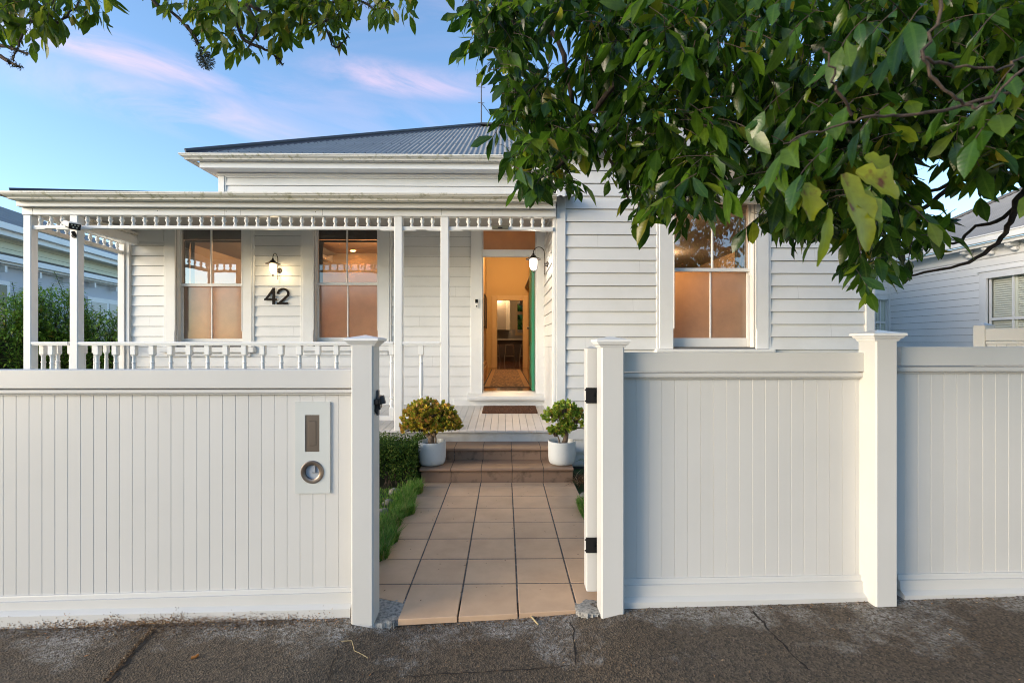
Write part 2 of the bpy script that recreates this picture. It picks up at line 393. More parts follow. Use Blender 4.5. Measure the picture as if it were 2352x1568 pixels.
M['hedge'] = leafmat('box_hedge_leaf', [(.03, .075, .014), (.07, .14, .022), (.17, .21, .04)], .35, .6, .2, [0, .7, 1])
M['grass'] = leafmat('grass_blade', [(.08, .20, .025), (.16, .33, .045), (.32, .40, .09), (.42, .34, .16)], .4, .5, .3, [0, .6, .92, 1])
M['jade'] = leafmat('orange_edged_succulent_leaf', [(.17, .24, .03), (.38, .38, .045), (.66, .46, .055), (.74, .36, .13)], .2, .35, .5, [0, .35, .7, 1])
M['jade2'] = leafmat('green_succulent_leaf', [(.15, .28, .035), (.30, .42, .06), (.48, .48, .07), (.55, .30, .08)], .2, .35, .5, [0, .5, .85, 1])
M['litter'] = leafmat('dry_leaf_litter', [(.03, .018, .010), (.10, .055, .028), (.26, .16, .08), (.55, .40, .24), (.5, .2, .05)], .1, .8, .2, [0, .5, .8, .95, 1])

# ================================================================== SETTING
def gz(x): return .016 + .024 * max(-9, min(9, x))          # the footpath falls to the left
def sbox(mb, x0, x1, y0, y1, zb, zt):
    """box with sloping bottom and top: zb=(left,right), zt=(left,right)"""
    v = [(x0, y0, zb[0]), (x1, y0, zb[1]), (x1, y1, zb[1]), (x0, y1, zb[0]), (x0, y0, zt[0]), (x1, y0, zt[1]), (x1, y1, zt[1]), (x0, y1, zt[0])]
    mb.add(v, [(0, 3, 2, 1), (4, 5, 6, 7), (0, 1, 5, 4), (1, 2, 6, 5), (2, 3, 7, 6), (3, 0, 4, 7)])

def asphalt():
    m = bpy.data.materials.new('old_asphalt'); m.use_nodes = True; nt = m.node_tree; L = nt.links
    b = nt.nodes['Principled BSDF']; b.inputs['Roughness'].default_value = .85
    t = nt.nodes.new('ShaderNodeTexCoord')
    def N(k, **kw):
        n = nt.nodes.new(k)
        for a, c in kw.items(): n.inputs[a].default_value = c
        return n
    def ramp(src, p0, p1, c0=(0, 0, 0, 1), c1=(1, 1, 1, 1)):
        r = nt.nodes.new('ShaderNodeValToRGB'); r.color_ramp.elements[0].position = p0; r.color_ramp.elements[1].position = p1
        r.color_ramp.elements[0].color = c0; r.color_ramp.elements[1].color = c1; L.new(src, r.inputs['Fac']); return r
    def mix(f, a, c, t_='MIX'):
        x = nt.nodes.new('ShaderNodeMixRGB'); x.blend_type = t_
        if f is not None: L.new(f, x.inputs['Fac'])
        else: x.inputs['Fac'].default_value = 1
        for s, i in ((a, 'Color1'), (c, 'Color2')):
            if isinstance(s, tuple): x.inputs[i].default_value = s
            else: L.new(s, x.inputs[i])
        return x
    big = N('ShaderNodeTexNoise', Scale=1.1, Detail=5, Roughness=.6); L.new(t.outputs['Object'], big.inputs['Vector'])
    base = ramp(big.outputs['Fac'], .35, .68, (.076, .053, .032, 1), (.088, .068, .049, 1))
    ag = N('ShaderNodeTexVoronoi', Scale=120); L.new(t.outputs['Object'], ag.inputs['Vector'])
    agr = ramp(ag.outputs['Color'], .15, .95, (.42, .42, .42, 1), (1.9, 1.85, 1.75, 1))
    c1 = mix(None, base.outputs['Color'], agr.outputs['Color'], 'MULTIPLY')
    ch = N('ShaderNodeTexVoronoi', Scale=60); L.new(t.outputs['Object'], ch.inputs['Vector'])
    chn = N('ShaderNodeTexNoise', Scale=44, Detail=2); L.new(t.outputs['Object'], chn.inputs['Vector'])
    chr_ = ramp(ch.outputs['Distance'], .10, .17, (1, 1, 1, 1), (0, 0, 0, 1)); cm = ramp(chn.outputs['Fac'], .61, .66)
    mm = mix(None, chr_.outputs['Color'], cm.outputs['Color'], 'MULTIPLY')
    c2 = mix(mm.outputs['Color'], c1.outputs['Color'], (.34, .31, .27, 1))
    # bleached, lichen-spotted edge along the fence: stronger towards y = 2.4
    sx = nt.nodes.new('ShaderNodeSeparateXYZ'); L.new(t.outputs['Object'], sx.inputs[0])
    mr = nt.nodes.new('ShaderNodeMapRange'); mr.inputs['From Min'].default_value = 2.0; mr.inputs['From Max'].default_value = 2.5; L.new(sx.outputs['Y'], mr.inputs['Value'])
    en = N('ShaderNodeTexNoise', Scale=2.6, Detail=7, Roughness=.7); L.new(t.outputs['Object'], en.inputs['Vector'])
    ad = nt.nodes.new('ShaderNodeMath'); ad.operation = 'MULTIPLY_ADD'; ad.inputs[1].default_value = .26; L.new(mr.outputs[0], ad.inputs[0]); L.new(en.outputs['Fac'], ad.inputs[2])
    er = ramp(ad.outputs[0], .64, .78)
    fine = N('ShaderNodeTexNoise', Scale=60, Detail=4, Roughness=.8); L.new(t.outputs['Object'], fine.inputs['Vector']); fr = ramp(fine.outputs['Fac'], .42, .60)
    em = mix(None, er.outputs['Color'], fr.outputs['Color'], 'MULTIPLY')
    c3 = mix(em.outputs['Color'], c2.outputs['Color'], (.34, .32, .29, 1))
    L.new(c3.outputs['Color'], b.inputs['Base Color'])
    bu = nt.nodes.new('ShaderNodeBump'); bu.inputs['Strength'].default_value = .9; bu.inputs['Distance'].default_value = .006
    L.new(ag.outputs['Distance'], bu.inputs['Height']); L.new(bu.outputs['Normal'], b.inputs['Normal'])
    return m
M['asphalt'] = asphalt()

# footpath sheet (slightly uneven), from the kerb to under the fence
mb = MB(); nx, ny = 90, 24
def fpz(x, y):
    return gz(x) - .046 * math.exp(-((x + .08) / .60) ** 12) + .006 * mathutils.noise.noise(Vector((x * 1.1, y * 1.3, 0))) + .003 * mathutils.noise.noise(Vector((x * 4, y * 4, 3)))
for j in range(ny + 1):
    for i in range(nx + 1):
        x = -9 + 18 * i / nx; y = -1.9 + 4.5 * j / ny; mb.v.append((x, y, fpz(x, y)))
for j in range(ny):
    for i in range(nx):
        a = j * (nx + 1) + i; mb.f.append((a, a + 1, a + nx + 2, a + nx + 1)); mb.mi.append(0)
struct(obj('footpath', mb, M['asphalt'], smooth='full'))
mb = MB(); sbox(mb, -9, 9, -2.1, -1.9, (-.7, -.7), (gz(-9), gz(9))); struct(obj('kerb', mb, M['concrete']))
mb = MB(); sbox(mb, -30, 30, -10.5, -2.1, (-.7, -.7), (-.38, .10)); struct(obj('road', mb, M['asphalt']))
mb = MB(); mb.quad((-400, -400, -.75), (400, -400, -.75), (400, 700, -.75), (-400, 700, -.75)); struct(obj('ground', mb, M['ground']))
mb = MB(); mb.quad((-30, 2.6, -.055), (30, 2.6, -.055), (30, 45, -.055), (-30, 45, -.055)); struct(obj('lawn', mb, M['lawn']))
mb = MB(); sbox(mb, -30, 30, -60, -10.5, (-.7, -.7), (-.3, .15)); struct(obj('lawn_opposite', mb, M['lawn']))

# cracks in the asphalt
crk = mat('crack_dirt', (.012, .009, .007), .95, noise=(40, (.06, .04, .025), .5, .7))
def crack(pts, w0, seed):
    rr = random.Random(seed); mb = MB(); P0 = []
    for k in range(len(pts) - 1):
        a, b = G(*pts[k], -.02), G(*pts[k + 1], -.02)
        n = max(3, int((b - a).length / .03))
        for i in range(n): P0.append(a.lerp(b, i / n))
    P0.append(G(*pts[-1], -.02)); L_, R_ = [], []
    for i, p in enumerate(P0):
        t = (P0[min(i + 1, len(P0) - 1)] - P0[max(i - 1, 0)]).normalized(); s = Vector((t.y, -t.x, 0))
        q = p + s * rr.uniform(-.006, .006); w = w0 * rr.uniform(.4, 1.3)
        for l, sg in ((L_, -1), (R_, 1)):
            e = q + s * w * sg; l.append((e.x, e.y, fpz(e.x, e.y) + .0022))
    for i in range(len(P0) - 1): mb.quad(L_[i], L_[i + 1], R_[i + 1], R_[i])
    return struct(obj('crack', mb, crk))
crack([(352, 1448), (300, 1505), (245, 1572)], .012, 1)
crack([(778, 1500), (762, 1540), (752, 1575)], .003, 2)
crack([(1305, 1418), (1318, 1450), (1324, 1530)], .004, 3)
crack([(905, 1543), (1120, 1536), (1328, 1528)], .003, 4)
crack([(1730, 1432), (1778, 1490), (1855, 1575)], .005, 5)

# tiled path: 5 columns of tiles, front edge cut at an angle
PX = [-.887, -.564, -.250, .0715, .394, .714]
PY = [2.40, 2.826, 3.149, 3.472, 3.786, 4.112, 4.428, 4.732, 4.86]
def front_y(x): return 2.463 + (x + .556) * .077
mb = MB(); rr = random.Random(5)
g = .0045
for i in range(5):
    for j in range(8):
        x0, x1 = PX[i] + g, PX[i + 1] - g
        y0, y1 = PY[j] + g, PY[j + 1] - g
        if j == 0 and i == 0: ya, yb = 2.74, 2.62
        elif j == 0: ya, yb = front_y(x0), front_y(x1)
        else: ya = yb = y0
        zt = rr.uniform(-.0008, .0008); b = .003
        v = [(x0, ya, -.03), (x1, yb, -.03), (x1, y1, -.03), (x0, y1, -.03), (x0, ya, zt - b), (x1, yb, zt - b), (x1, y1, zt - b), (x0, y1, zt - b),
             (x0 + b, ya + b, zt), (x1 - b, yb + b, zt), (x1 - b, y1 - b, zt), (x0 + b, y1 - b, zt)]
        mb.add(v, [(8, 9, 10, 11), (0, 1, 5, 4), (1, 2, 6, 5), (2, 3, 7, 6), (3, 0, 4, 7), (4, 5, 9, 8), (5, 6, 10, 9), (6, 7, 11, 10), (7, 4, 8, 11)])
mb.m = 1
mb.add([(PX[0], 2.70, -.0025), (PX[5], front_y(PX[5]) + .006, -.0025), (PX[5], 4.86, -.0025), (PX[0], 4.86, -.0025),
        (PX[0], 2.70, -.05), (PX[5], front_y(PX[5]) + .006, -.05), (PX[5], 4.86, -.05), (PX[0], 4.86, -.05)],
       [(0, 1, 2, 3), (0, 4, 5, 1), (1, 5, 6, 2), (3, 7, 4, 0)])
struct(obj('tiled_path', mb, [M['tile'], M['grout']]))

# concrete haunches around the gate posts
def patch(poly, h, seed, label):
    w = [G(px, py, .0) for px, py in poly]
    xs = [p.x for p in w]; ys = [p.y for p in w]; pl = [(p.x, p.y) for p in w]; mb = MB(); n = 34; idx = {}
    for j in range(n + 1):
        for i in range(n + 1):
            x = min(xs) + (max(xs) - min(xs)) * i / n; y = min(ys) + (max(ys) - min(ys)) * j / n
            ins = inpoly(x, y, pl)
            e = min(((x - a[0]) ** 2 + (y - a[1]) ** 2) ** .5 for a in [(pl[k][0] + (pl[(k + 1) % len(pl)][0] - pl[k][0]) * t, pl[k][1] + (pl[(k + 1) % len(pl)][1] - pl[k][1]) * t) for k in range(len(pl)) for t in (0, .25, .5, .75)])
            if not ins: e = -e
            z = (min(1, max(-1, e / .03))) * h + .003 * mathutils.noise.noise(Vector((x * 14, y * 14, seed))) + .001 * mathutils.noise.noise(Vector((x * 50, y * 50, seed)))
            k_ = min(1, max(0, (2.60 - y) / .16)); z += (gz(x) - .004) * k_
            mb.v.append((x, y, z - .004 if e > -.008 else -.12))
    for j in range(n):
        for i in range(n):
            a = j * (n + 1) + i; mb.f.append((a, a + 1, a + n + 2, a + n + 1)); mb.mi.append(0)
    return tag(obj('concrete_footing', mb, M['concrete'], smooth='full'), label, 'concrete', 'concrete footings beside the gate posts')
patch([(840, 1338), (882, 1341), (912, 1350), (930, 1366), (937, 1385), (930, 1408), (905, 1424), (850, 1432)], .002, 1, 'rough grey concrete footing beside the left gate post and tiled path')
patch([(1318, 1384), (1338, 1370), (1372, 1362), (1400, 1365), (1400, 1418), (1350, 1416), (1322, 1404)], .003, 7, 'rough grey concrete footing under the open gate by the right post')

# ================================================================== FENCES
def post(fence, pxl, pxr, yf, ybase_px, cap_y, half=.062, cap=.0885):
    """cap_y: pixel rows of (slab top, moulding bottom)"""
    xc = (X(pxl, yf) + X(pxr, yf)) / 2; hw = (X(pxr, yf) - X(pxl, yf)) / 2; yc = yf + .0635
    pc = (pxl + pxr) / 2
    z0 = Z(pc, cap_y[1], yf - .01); z1 = Z(pc, cap_y[0], yf - .03)
    mb = MB(); mb.bbox(xc - hw, xc + hw, yf, yf + .127, gz(xc) - .08, z0 + .01, .007)
    p = obj('post', mb, M['vinyl'], fence)
    mb = MB(); h = (z1 - z0)
    rings = [(hw + .003, z0), (hw + .006, z0 + h * .10), (hw + .010, z0 + h * .30), (hw + .018, z0 + h * .42), (hw + .020, z0 + h * .52), (cap - .008, z0 + h * .62), (cap - .004, z0 + h * .68),
             (cap, z0 + h * .72), (cap, z0 + h), (cap - .003, z0 + h + .002), (.003, z0 + h + .020)]
    v = []; f = []
    for r, z in rings: v += [(xc - r, yc - r, z), (xc + r, yc - r, z), (xc + r, yc + r, z), (xc - r, yc + r, z)]
    for k in range(len(rings) - 1):
        for i in range(4):
            j = (i + 1) % 4; f.append((k * 4 + i, k * 4 + j, k * 4 + 4 + j, k * 4 + 4 + i))
    f += [(3, 2, 1, 0), tuple(range(len(v) - 4, len(v)))]
    mb.add(v, f); obj('post_cap', mb, M['trim'], p)
    return xc, hw
def panel(fence, pxa, pxb, yb, rows_a, rows_b, groove0, pitch=29.65, cut=None, grect=None):
    """rows: pixel y of [top, groove, moulding bottom, board bottom, r1, r2, r3, plinth top edge] at both ends"""
    xa, xb = X(pxa, yb), X(pxb, yb)
    ra = lambda k, dy: Z(pxa, rows_a[k], yb - dy); rb = lambda k, dy: Z(pxb, rows_b[k], yb - dy)
    mb = MB(); gs = []; k = groove0
    while k < pxb - 3:
        if k > pxa + 3: gs.append(X(k, yb))
        k += pitch
    ed = [xa] + gs + [xb]
    for i in range(len(ed) - 1):
        x0, x1 = ed[i] + .0004, ed[i + 1] - .0004
        zt = ra(2, 0) + .02; zb = min(ra(3, 0), rb(3, 0)) - .03; c = .0013
        v = []
        for z in (zb, zt):
            v += [(x0, yb + .005, z), (x0, yb + c, z), (x0 + c, yb, z), (x1 - c, yb, z), (x1, yb + c, z), (x1, yb + .006, z)]
        mb.add(v, [(j, j + 1, j + 7, j + 6) for j in range(5)])
    mb.box(xa, xb, yb + .0035, yb + .03, min(ra(3, 0), rb(3, 0)) - .03, ra(2, 0) + .02)
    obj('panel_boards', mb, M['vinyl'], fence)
    mb = MB(); e = .001
    def band(k0, k1, dy, back=.04):
        sbox(mb, xa, xb, yb - dy, yb + back, (ra(k1, dy), rb(k1, dy)), (ra(k0, dy), rb(k0, dy)))
    mb.bbox(xa, xb, yb - .034, yb + .05, ra(1, .034) + .002, ra(0, .034), .004)
    mb.bbox(xa, xb, yb - .026, yb + .045, ra(2, .026) + .008, ra(1, .026) - .0035, .004)
    mb.bbox(xa, xb, yb - .016, yb + .044, ra(2, .016), ra(2, .016) + .007, .002)
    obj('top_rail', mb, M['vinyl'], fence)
    mb = MB()
    def prof_band(pts):
        """pts: [(dy,row_index,frac)] front profile from top to bottom"""
        n = len(pts); v = []
        for end, rr_, xx, px in ((0, rows_a, xa, pxa), (1, rows_b, xb, pxb)):
            for dy, k, fr in pts:
                row = rr_[k] + ((rr_[k + 1] - rr_[k]) * fr if fr else 0)
                v.append((xx, yb - dy, Z(px, row, yb - dy)))
            v.append((xx, yb + .04, v[-1][2])); v.append((xx, yb + .04, v[len(v) - n - 1][2]))
        m_ = n + 2; f = [(i, m_ + i, m_ + (i + 1) % m_, (i + 1) % m_) for i in range(m_)] + [tuple(range(m_ - 1, -1, -1)), tuple(range(m_, 2 * m_))]
        mb.add(v, f)
    prof_band([(.0, 3, 0), (.010, 3, .35), (.012, 4, 0), (.014, 4, .75), (.026, 5, 0), (.030, 5, .9), (.031, 6, 0)])
    obj('bottom_rail', mb, M['vinyl'], fence, recalc=True)
    mb = MB(); dy = .052
    za, zb_ = Z(pxa, rows_a[6], yb - dy) - .003, Z(pxb, rows_b[6], yb - dy) - .003
    va = Z(pxa, rows_a[7], yb - dy - .006); vb = Z(pxb, rows_b[7], yb - dy - .006)
    v = []
    for xx, zt, zv in ((xa, za, va), (xb, zb_, vb)):
        v += [(xx, yb + .05, zt), (xx, yb - dy + .02, zt), (xx, yb - dy - .006, zv), (xx, yb - dy - .006, gz(xx) - .08), (xx, yb + .05, gz(xx) - .08)]
    mb.add(v, [(i, 5 + i, 5 + (i + 1) % 5, (i + 1) % 5) for i in range(5)] + [(4, 3, 2, 1, 0), (5, 6, 7, 8, 9)])
    obj('kickboard', mb, M['vinyl'], fence, recalc=True)

YB = 2.545
fl = thing('white_fence', 'white boarded fence left of the gate with letterbox plate and capped post', 'fence', (X(400, YB), YB, gz(-2)))
def ext(ra, rb, pa, pb, p): return [x + (y - x) * (p - pa) / (pb - pa) for x, y in zip(ra, rb)]
LA, LB_ = [850, 895, 909, 1369.5, 1374, 1386, 1408, 1418], [850, 895, 909, 1346, 1350, 1360, 1389, 1398]
panel(fl, -900, 812, YB, ext(LA, LB_, -60, 812, -900), LB_, 7.3 - 29.65 * 30)
post(fl, -950, -898, 2.43, 1455, (777.5, 795))
post(fl, 806, 857, 2.43, 1430, (777.5, 795))
frt = thing('white_fence', 'white boarded fence right of the gate with two capped posts', 'fence', (X(1700, YB), YB, gz(1.5)))
panel(frt, 1428, 2000, YB, [809.5, 855, 870.5, 1328, 1332, 1345, 1374, 1384], [809.5, 855, 870.5, 1318, 1322, 1334, 1363.5, 1372], 1461)
RA, RB = [796, 841, 857, 1317, 1321, 1333, 1359, 1368], [796, 841, 857, 1311, 1315, 1327, 1352, 1361]
panel(frt, 2058, 3200, YB, RA, ext(RA, RB, 2058, 2420, 3200), 2079)
post(frt, 1381.5, 1434.5, 2.44, 1414, (780.3, 798))
post(frt, 2012, 2062.5, 2.43, 1400, (765.5, 783.5))

# letterbox plate
lb = thing('letterbox', 'white letterbox plate with slot and round newspaper hole set in left fence', 'letterbox', (X(717, 2.53), 2.53, .9))
yl = YB - .010
def LX(px): return X(px, yl)
def LZ(py): return Z(717, py, yl)
cxl, czl, rl = LX(717.3), LZ(1083.5), (LX(743.9) - LX(717.3))
# plate with slot and round hole: strips round a square that is bridged to the circle
mb = MB()
xa, xb, za, zb = LX(677.6), LX(757.6), LZ(1132.5), LZ(923)
sx0, sx1, sz0, sz1 = LX(700.8), LX(733.6), LZ(1037), LZ(952.5)
ri = rl * .98; q = rl * 1.05
def fr(x0, x1, z0, z1): mb.quad((x0, yl, z0), (x1, yl, z0), (x1, yl, z1), (x0, yl, z1))
fr(xa, xb, sz1, zb); fr(xa, sx0, sz0, sz1); fr(sx1, xb, sz0, sz1); fr(xa, xb, czl + q, sz0); fr(xa, xb, za, czl - q)
fr(xa, cxl - q, czl - q, czl + q); fr(cxl + q, xb, czl - q, czl + q)
N_ = 32
for i in range(N_):
    a0, a1 = 2 * PI * i / N_, 2 * PI * (i + 1) / N_
    def sq(a):
        c, s = math.cos(a), math.sin(a); k = q / max(abs(c), abs(s)); return (cxl + c * k, yl, czl + s * k)
    mb.quad((cxl + ri * math.cos(a0), yl, czl + ri * math.sin(a0)), sq(a0), sq(a1), (cxl + ri * math.cos(a1), yl, czl + ri * math.sin(a1)))
for (p, q2) in (((xa, za), (xb, za)), ((xb, za), (xb, zb)), ((xb, zb), (xa, zb)), ((xa, zb), (xa, za))):
    mb.quad((p[0], yl, p[1]), (p[0], yl + .0135, p[1]), (q2[0], yl + .0135, q2[1]), (q2[0], yl, q2[1]))
obj('plate', mb, mat('letterbox_plate_paint', (.54, .56, .54), .4, noise=(2, (.51, .53, .51), .4, .7)), lb)
mb = MB()
mb.box(sx0, sx1, yl + .003, yl + .009, sz0, sz1)
mb.bbox(sx0 + .018, sx1 - .020, yl + .0, yl + .004, sz0 + .032, sz1 - .034, .002)
obj('letter_slot', mb, M['steel'], lb)
mb = MB(); mb.lathe((cxl, yl, czl), [(rl * .62, .012), (rl * .62, -.003), (rl * .70, -.006), (rl * .93, -.006), (rl * 1.0, -.002), (rl * 1.0, .004)], 40, 'y', False)
obj('ring', mb, M['steel'], lb, smooth=True)
mb = MB(); r6 = rl * .66
mb.m = 0; mb.lathe((cxl, yl, czl), [(r6, .004), (r6, .0095), (.0, .0096)], 36, 'y', False)
mb.m = 1
mb.box(cxl + .012, cxl + .015, yl + .002, yl + .0094, czl - .004, czl + r6 * .9); mb.box(cxl - .005, cxl + r6 * .95, yl + .002, yl + .0094, czl - .006, czl - .003)
obj('tube_lining', mb, [mat('pale_tube_lining', (.36, .39, .43), .5), mat('lining_seam', (.20, .21, .23), .5)], lb)

# gate latch on the left post's inner face
gl_ = thing('gate_latch', 'black and grey metal gate latch on the left post', 'latch', (X(871, 2.46), 2.5, .95))
xl = X(857, 2.43) + .0005
mb = MB()
def LP(px, py, y): return (X(px, y), y, Z(px, py, y))
yk = 2.50
z_ = lambda py: Z(868, py, yk)
mb.bbox(xl, xl + .012, yk - .012, yk + .012, z_(953), z_(895), .003)
mb.bbox(xl + .002, xl + .020, yk - .03, yk + .035, z_(938), z_(908), .004)
mb.obox((xl + .026, yk, z_(918)), Vector((1, 0, .25)).normalized(), Vector((0, 1, 0)), Vector((-.25, 0, 1)).normalized(), .016, .008, .022)
obj('backplate', mb, M['darkgrey'], gl_)
mb = MB(); mb.bbox(xl - .002, xl + .026, yk - .06, yk - .02, z_(926), z_(914), .004)
mb.tube([(xl + .006, yk - .04, z_(926)), (xl + .004, yk - .042, z_(940)), (xl + .010, yk - .04, z_(947))], .006, 8)
mb.tube([(xl + .02, yk - .036, z_(926)), (xl + .024, yk - .036, z_(938))], .005, 8)
obj('latch_arm', mb, M['black'], gl_)

# open gate: leaf swung back behind the right post, seen end on
gt = thing('gate', 'white gate swung open behind the right post, seen edge on with black hinges', 'gate', (X(1360, 2.60), 2.60, 0))
gx0, gx1 = X(1347.4, 2.60), X(1372.8, 2.60); gy = 2.60
zt, zb = Z(1360, 799.5, gy), Z(1360, 1358.6, gy)
gd = Vector((.40, 1, 0)).normalized(); gn = Vector((gd.y, -gd.x, 0))
mb = MB(); mb.bbox(gx0, gx1, gy, gy + .085, zb, zt, .004)
hw_ = (gx1 - gx0) / 2; xm = (gx0 + gx1) / 2
v = [(gx0, gy, zt), (gx1, gy, zt), (gx1, gy + .085, zt), (gx0, gy + .085, zt), (xm, gy + .042, zt + .012)]
mb.add(v, [(0, 1, 4), (1, 2, 4), (2, 3, 4), (3, 0, 4)])
obj('stile', mb, M['vinyl'], gt)
mb = MB(); c0 = Vector((xm + .004, gy + .07, 0)); up = Vector((0, 0, 1))
for k in range(14):
    c = c0 + gd * (.06 + .07 * k) + up * ((zt + zb) / 2); mb.obox(c, gd, gn, up, .0335, .010, (zt - zb) / 2 - .15)
obj('gate_boards', mb, M['vinyl'], gt)
mb = MB(); mb.obox(c0 + gd * .53 + up * (zt - .11), gd, gn, up, .51, .022, .10); obj('top_rail', mb, M['vinyl'], gt); mb = MB(); mb.obox(c0 + gd * .53 + up * (zb + .09), gd, gn, up, .51, .022, .08)
obj('bottom_rail', mb, M['vinyl'], gt)
mb = MB(); e_ = c0 + gd * 1.07 + up * ((zt + zb) / 2); mb.obox(e_, gd, gn, up, .04, .03, (zt - zb) / 2); obj('stile', mb, M['vinyl'], gt)
for ya, yb2 in ((890, 925.5), (1234, 1268.5)):
    z1, z0 = Z(1360, ya, gy - .004), Z(1360, yb2, gy - .004); mb = MB(); mb.m = 0
    ym = gy - .004
    xh0, xh1 = X(1346, ym), X(1373, ym); zc = (z0 + z1) / 2
    xw0, xw1 = X(1365, ym), X(1373.5, ym)
    # plate with a notch
    mb.box(xh0, xw0, ym - .004, ym + .006, z0, z1); mb.box(xw0, xh1, ym - .004, ym + .006, zc + .014, z1); mb.box(xw0, xh1, ym - .004, ym + .006, z0, zc - .010)
    mb.box(xw0, xh1, ym + .002, ym + .0035, zc - .010, zc + .014)
    mb.tube([(xh1 + .002, ym, z0 - .008), (xh1 + .002, ym, z1 + .002)], .0055, 8)
    for zz in (z0 + .012, z1 - .012): mb.lathe((xh0 - .003, ym, zz), [(.0045, -.004), (.0045, .004)], 8, 'x')
    obj('hinge', mb, M['black'], gt)

# ================================================================== THE VILLA
YW, YG = 7.15, 5.56
PITCH = .1517; PH = 1.5156                                    # a board edge sits at this height
xLW = X(291, YW)                                              # left corner of the veranda wall
xUP = X(506, YW)                                              # left corner of the upper wall
xG0, xG1 = X(1278, YG), X(2005, YG)                           # front wing
house = thing('villa', 'white weatherboard villa with veranda, front wing and grey iron roof', 'house', (0, 7.0, 0))

def boards(mb, s0, s1, z0, z1, mp_, holes=(), pitch=PITCH, ph=PH, lip=.021):
    k = math.floor((z0 - ph) / pitch)
    while ph + k * pitch < z1:
        a, b = ph + k * pitch, ph + (k + 1) * pitch; k += 1
        lo, hi = max(a, z0), min(b, z1)
        if hi - lo < .004: continue
        cuts = sorted({lo, hi} | {h[2] for h in holes if lo < h[2] < hi} | {h[3] for h in holes if lo < h[3] < hi})
        for c0, c1 in zip(cuts, cuts[1:]):
            zm = (c0 + c1) / 2; iv = [(s0, s1)]; c1 = c1 - .0045 if abs(c1 - b) < 1e-6 else c1
            for h in holes:
                if h[2] < zm < h[3]:
                    nv = []
                    for p, q in iv:
                        if h[1] <= p or h[0] >= q: nv.append((p, q)); continue
                        if h[0] > p: nv.append((p, h[0]))
                        if h[1] < q: nv.append((h[1], q))
                    iv = nv
            o0 = lip - (lip - .002) * (c0 - a) / pitch; o1 = lip - (lip - .002) * (c1 - a) / pitch
            for p, q in iv:
                mb.add([mp_(p, o0, c0), mp_(q, o0, c0), mp_(q, o1, c1), mp_(p, o1, c1)], [(0, 1, 2, 3)])
                if abs(c0 - a) < 1e-6: mb.add([mp_(p, .0, c0), mp_(q, .0, c0), mp_(q, o0, c0), mp_(p, o0, c0)], [(0, 1, 2, 3)])
def butts(mb, mp_, pts, pitch=PITCH, ph=PH, lip=.021):
    """hairline end joints between boards: (s, z) picks the board"""
    mb.m = 1
    for s, z in pts:
        a = ph + math.floor((z - ph) / pitch) * pitch; b = a + pitch - .005
        mb.add([mp_(s, lip + .0006, a + .001), mp_(s + .0016, lip + .0006, a + .001), mp_(s + .0016, .0030, b), mp_(s, .0030, b)], [(0, 1, 2, 3)])
    mb.m = 0
def wall(mb, x0, x1, z0, z1, y0, y1, holes=(), axis='x'):
    xs = sorted({x0, x1} | {h[0] for h in holes if x0 < h[0] < x1} | {h[1] for h in holes if x0 < h[1] < x1})
    zs = sorted({z0, z1} | {h[2] for h in holes if z0 < h[2] < z1} | {h[3] for h in holes if z0 < h[3] < z1})
    for a, b in zip(xs, xs[1:]):
        for c, d in zip(zs, zs[1:]):
            m_, n_ = (a + b) / 2, (c + d) / 2
            if any(h[0] < m_ < h[1] and h[2] < n_ < h[3] for h in holes): continue
            if axis == 'x': mb.box(a, b, y0, y1, c, d)
            else: mb.box(y0, y1, a, b, c, d)

YC = YW - .04                                                 # casing face on the veranda wall
zD = Z(1160, 899, 7.2); FL = zD - .012                        # door threshold, interior floor
w1 = dict(o=(X(401, YC), X(556, YC)), c=(X(379, YC), X(578, YC)), Y=YC, rec=.11, mul=(485.7, 487.5), rows=(522, 651, 657.7, 777.7, 784.5), sill=(797, 809), pm=486)
w2 = dict(o=(X(719, YC), X(868, YC)), c=(X(694, YC), X(894, YC)), Y=YC, rec=.11, mul=(797.5, 799.5), rows=(522, 648.6, 654.8, 774.5, 785), sill=(795, 806), pm=798)
YCG = YG - .03
w3 = dict(o=(X(1547, YCG), X(1738, YCG)), c=(X(1514.5, YCG), X(1766.5, YCG)), Y=YCG, rec=.13, mul=(1635.5, 1631), rows=(463, 615.5, 623.7, 776, 797), sill=(801.5, 809), pm=1635)
for w in (w1, w2, w3):
    yg = w['Y'] + w['rec']; w['zt'] = Z(w['pm'], w['rows'][0], yg) + .04; w['zb'] = Z(w['pm'], w['rows'][4], yg)
    w['hole'] = (w['o'][0], w['o'][1], w['zb'], w['zt'])
dO = (X(1108, YC), X(1231.5, YC)); dC = (X(1081, YC), X(1256, YC))
zDT = Z(1170, 522, 7.2)
dhole = (dO[0], dO[1], zD - .02, zDT)

zUT = Z(800, 402, YW)                                         # top of the upper wall, at the soffit
mb = MB()
fm = lambda Y: (lambda s, o, z: (s, Y - o, z))
zsp = lambda w: Z(w['pm'], w['sill'][1], w['Y'])
cas = lambda w: (w['c'][0], w['c'][1], zsp(w), 9)
boards(mb, xLW, xG0 - .001, .50, 3.25, fm(YW), [cas(w1), cas(w2), (dC[0], 9, .4, 9)], ph=1.997)
boards(mb, xUP + .07, xG0 + 4.5, 3.25, zUT + .02, fm(YW), ph=Z(800, 427.4, YW))
butts(mb, fm(YW), [(-5.1, 2.2), (-5.35, 1.7), (-3.4, 2.4), (-3.2, 1.55), (-1.3, 1.8), (-.75, 2.3), (-1.1, 1.2), (-1.55, .9)], ph=1.997)
obj('weatherboard_cladding', mb, [M['paint'], M['ceil']], house)
mb = MB(); wall(mb, xLW, xG0, .2, 3.42, YW + .001, YW + .14, [w1['hole'], w2['hole'], dhole]); mb.box(xUP, 3.5, YW + .0012, YW + .14, 3.421, zUT + .1)
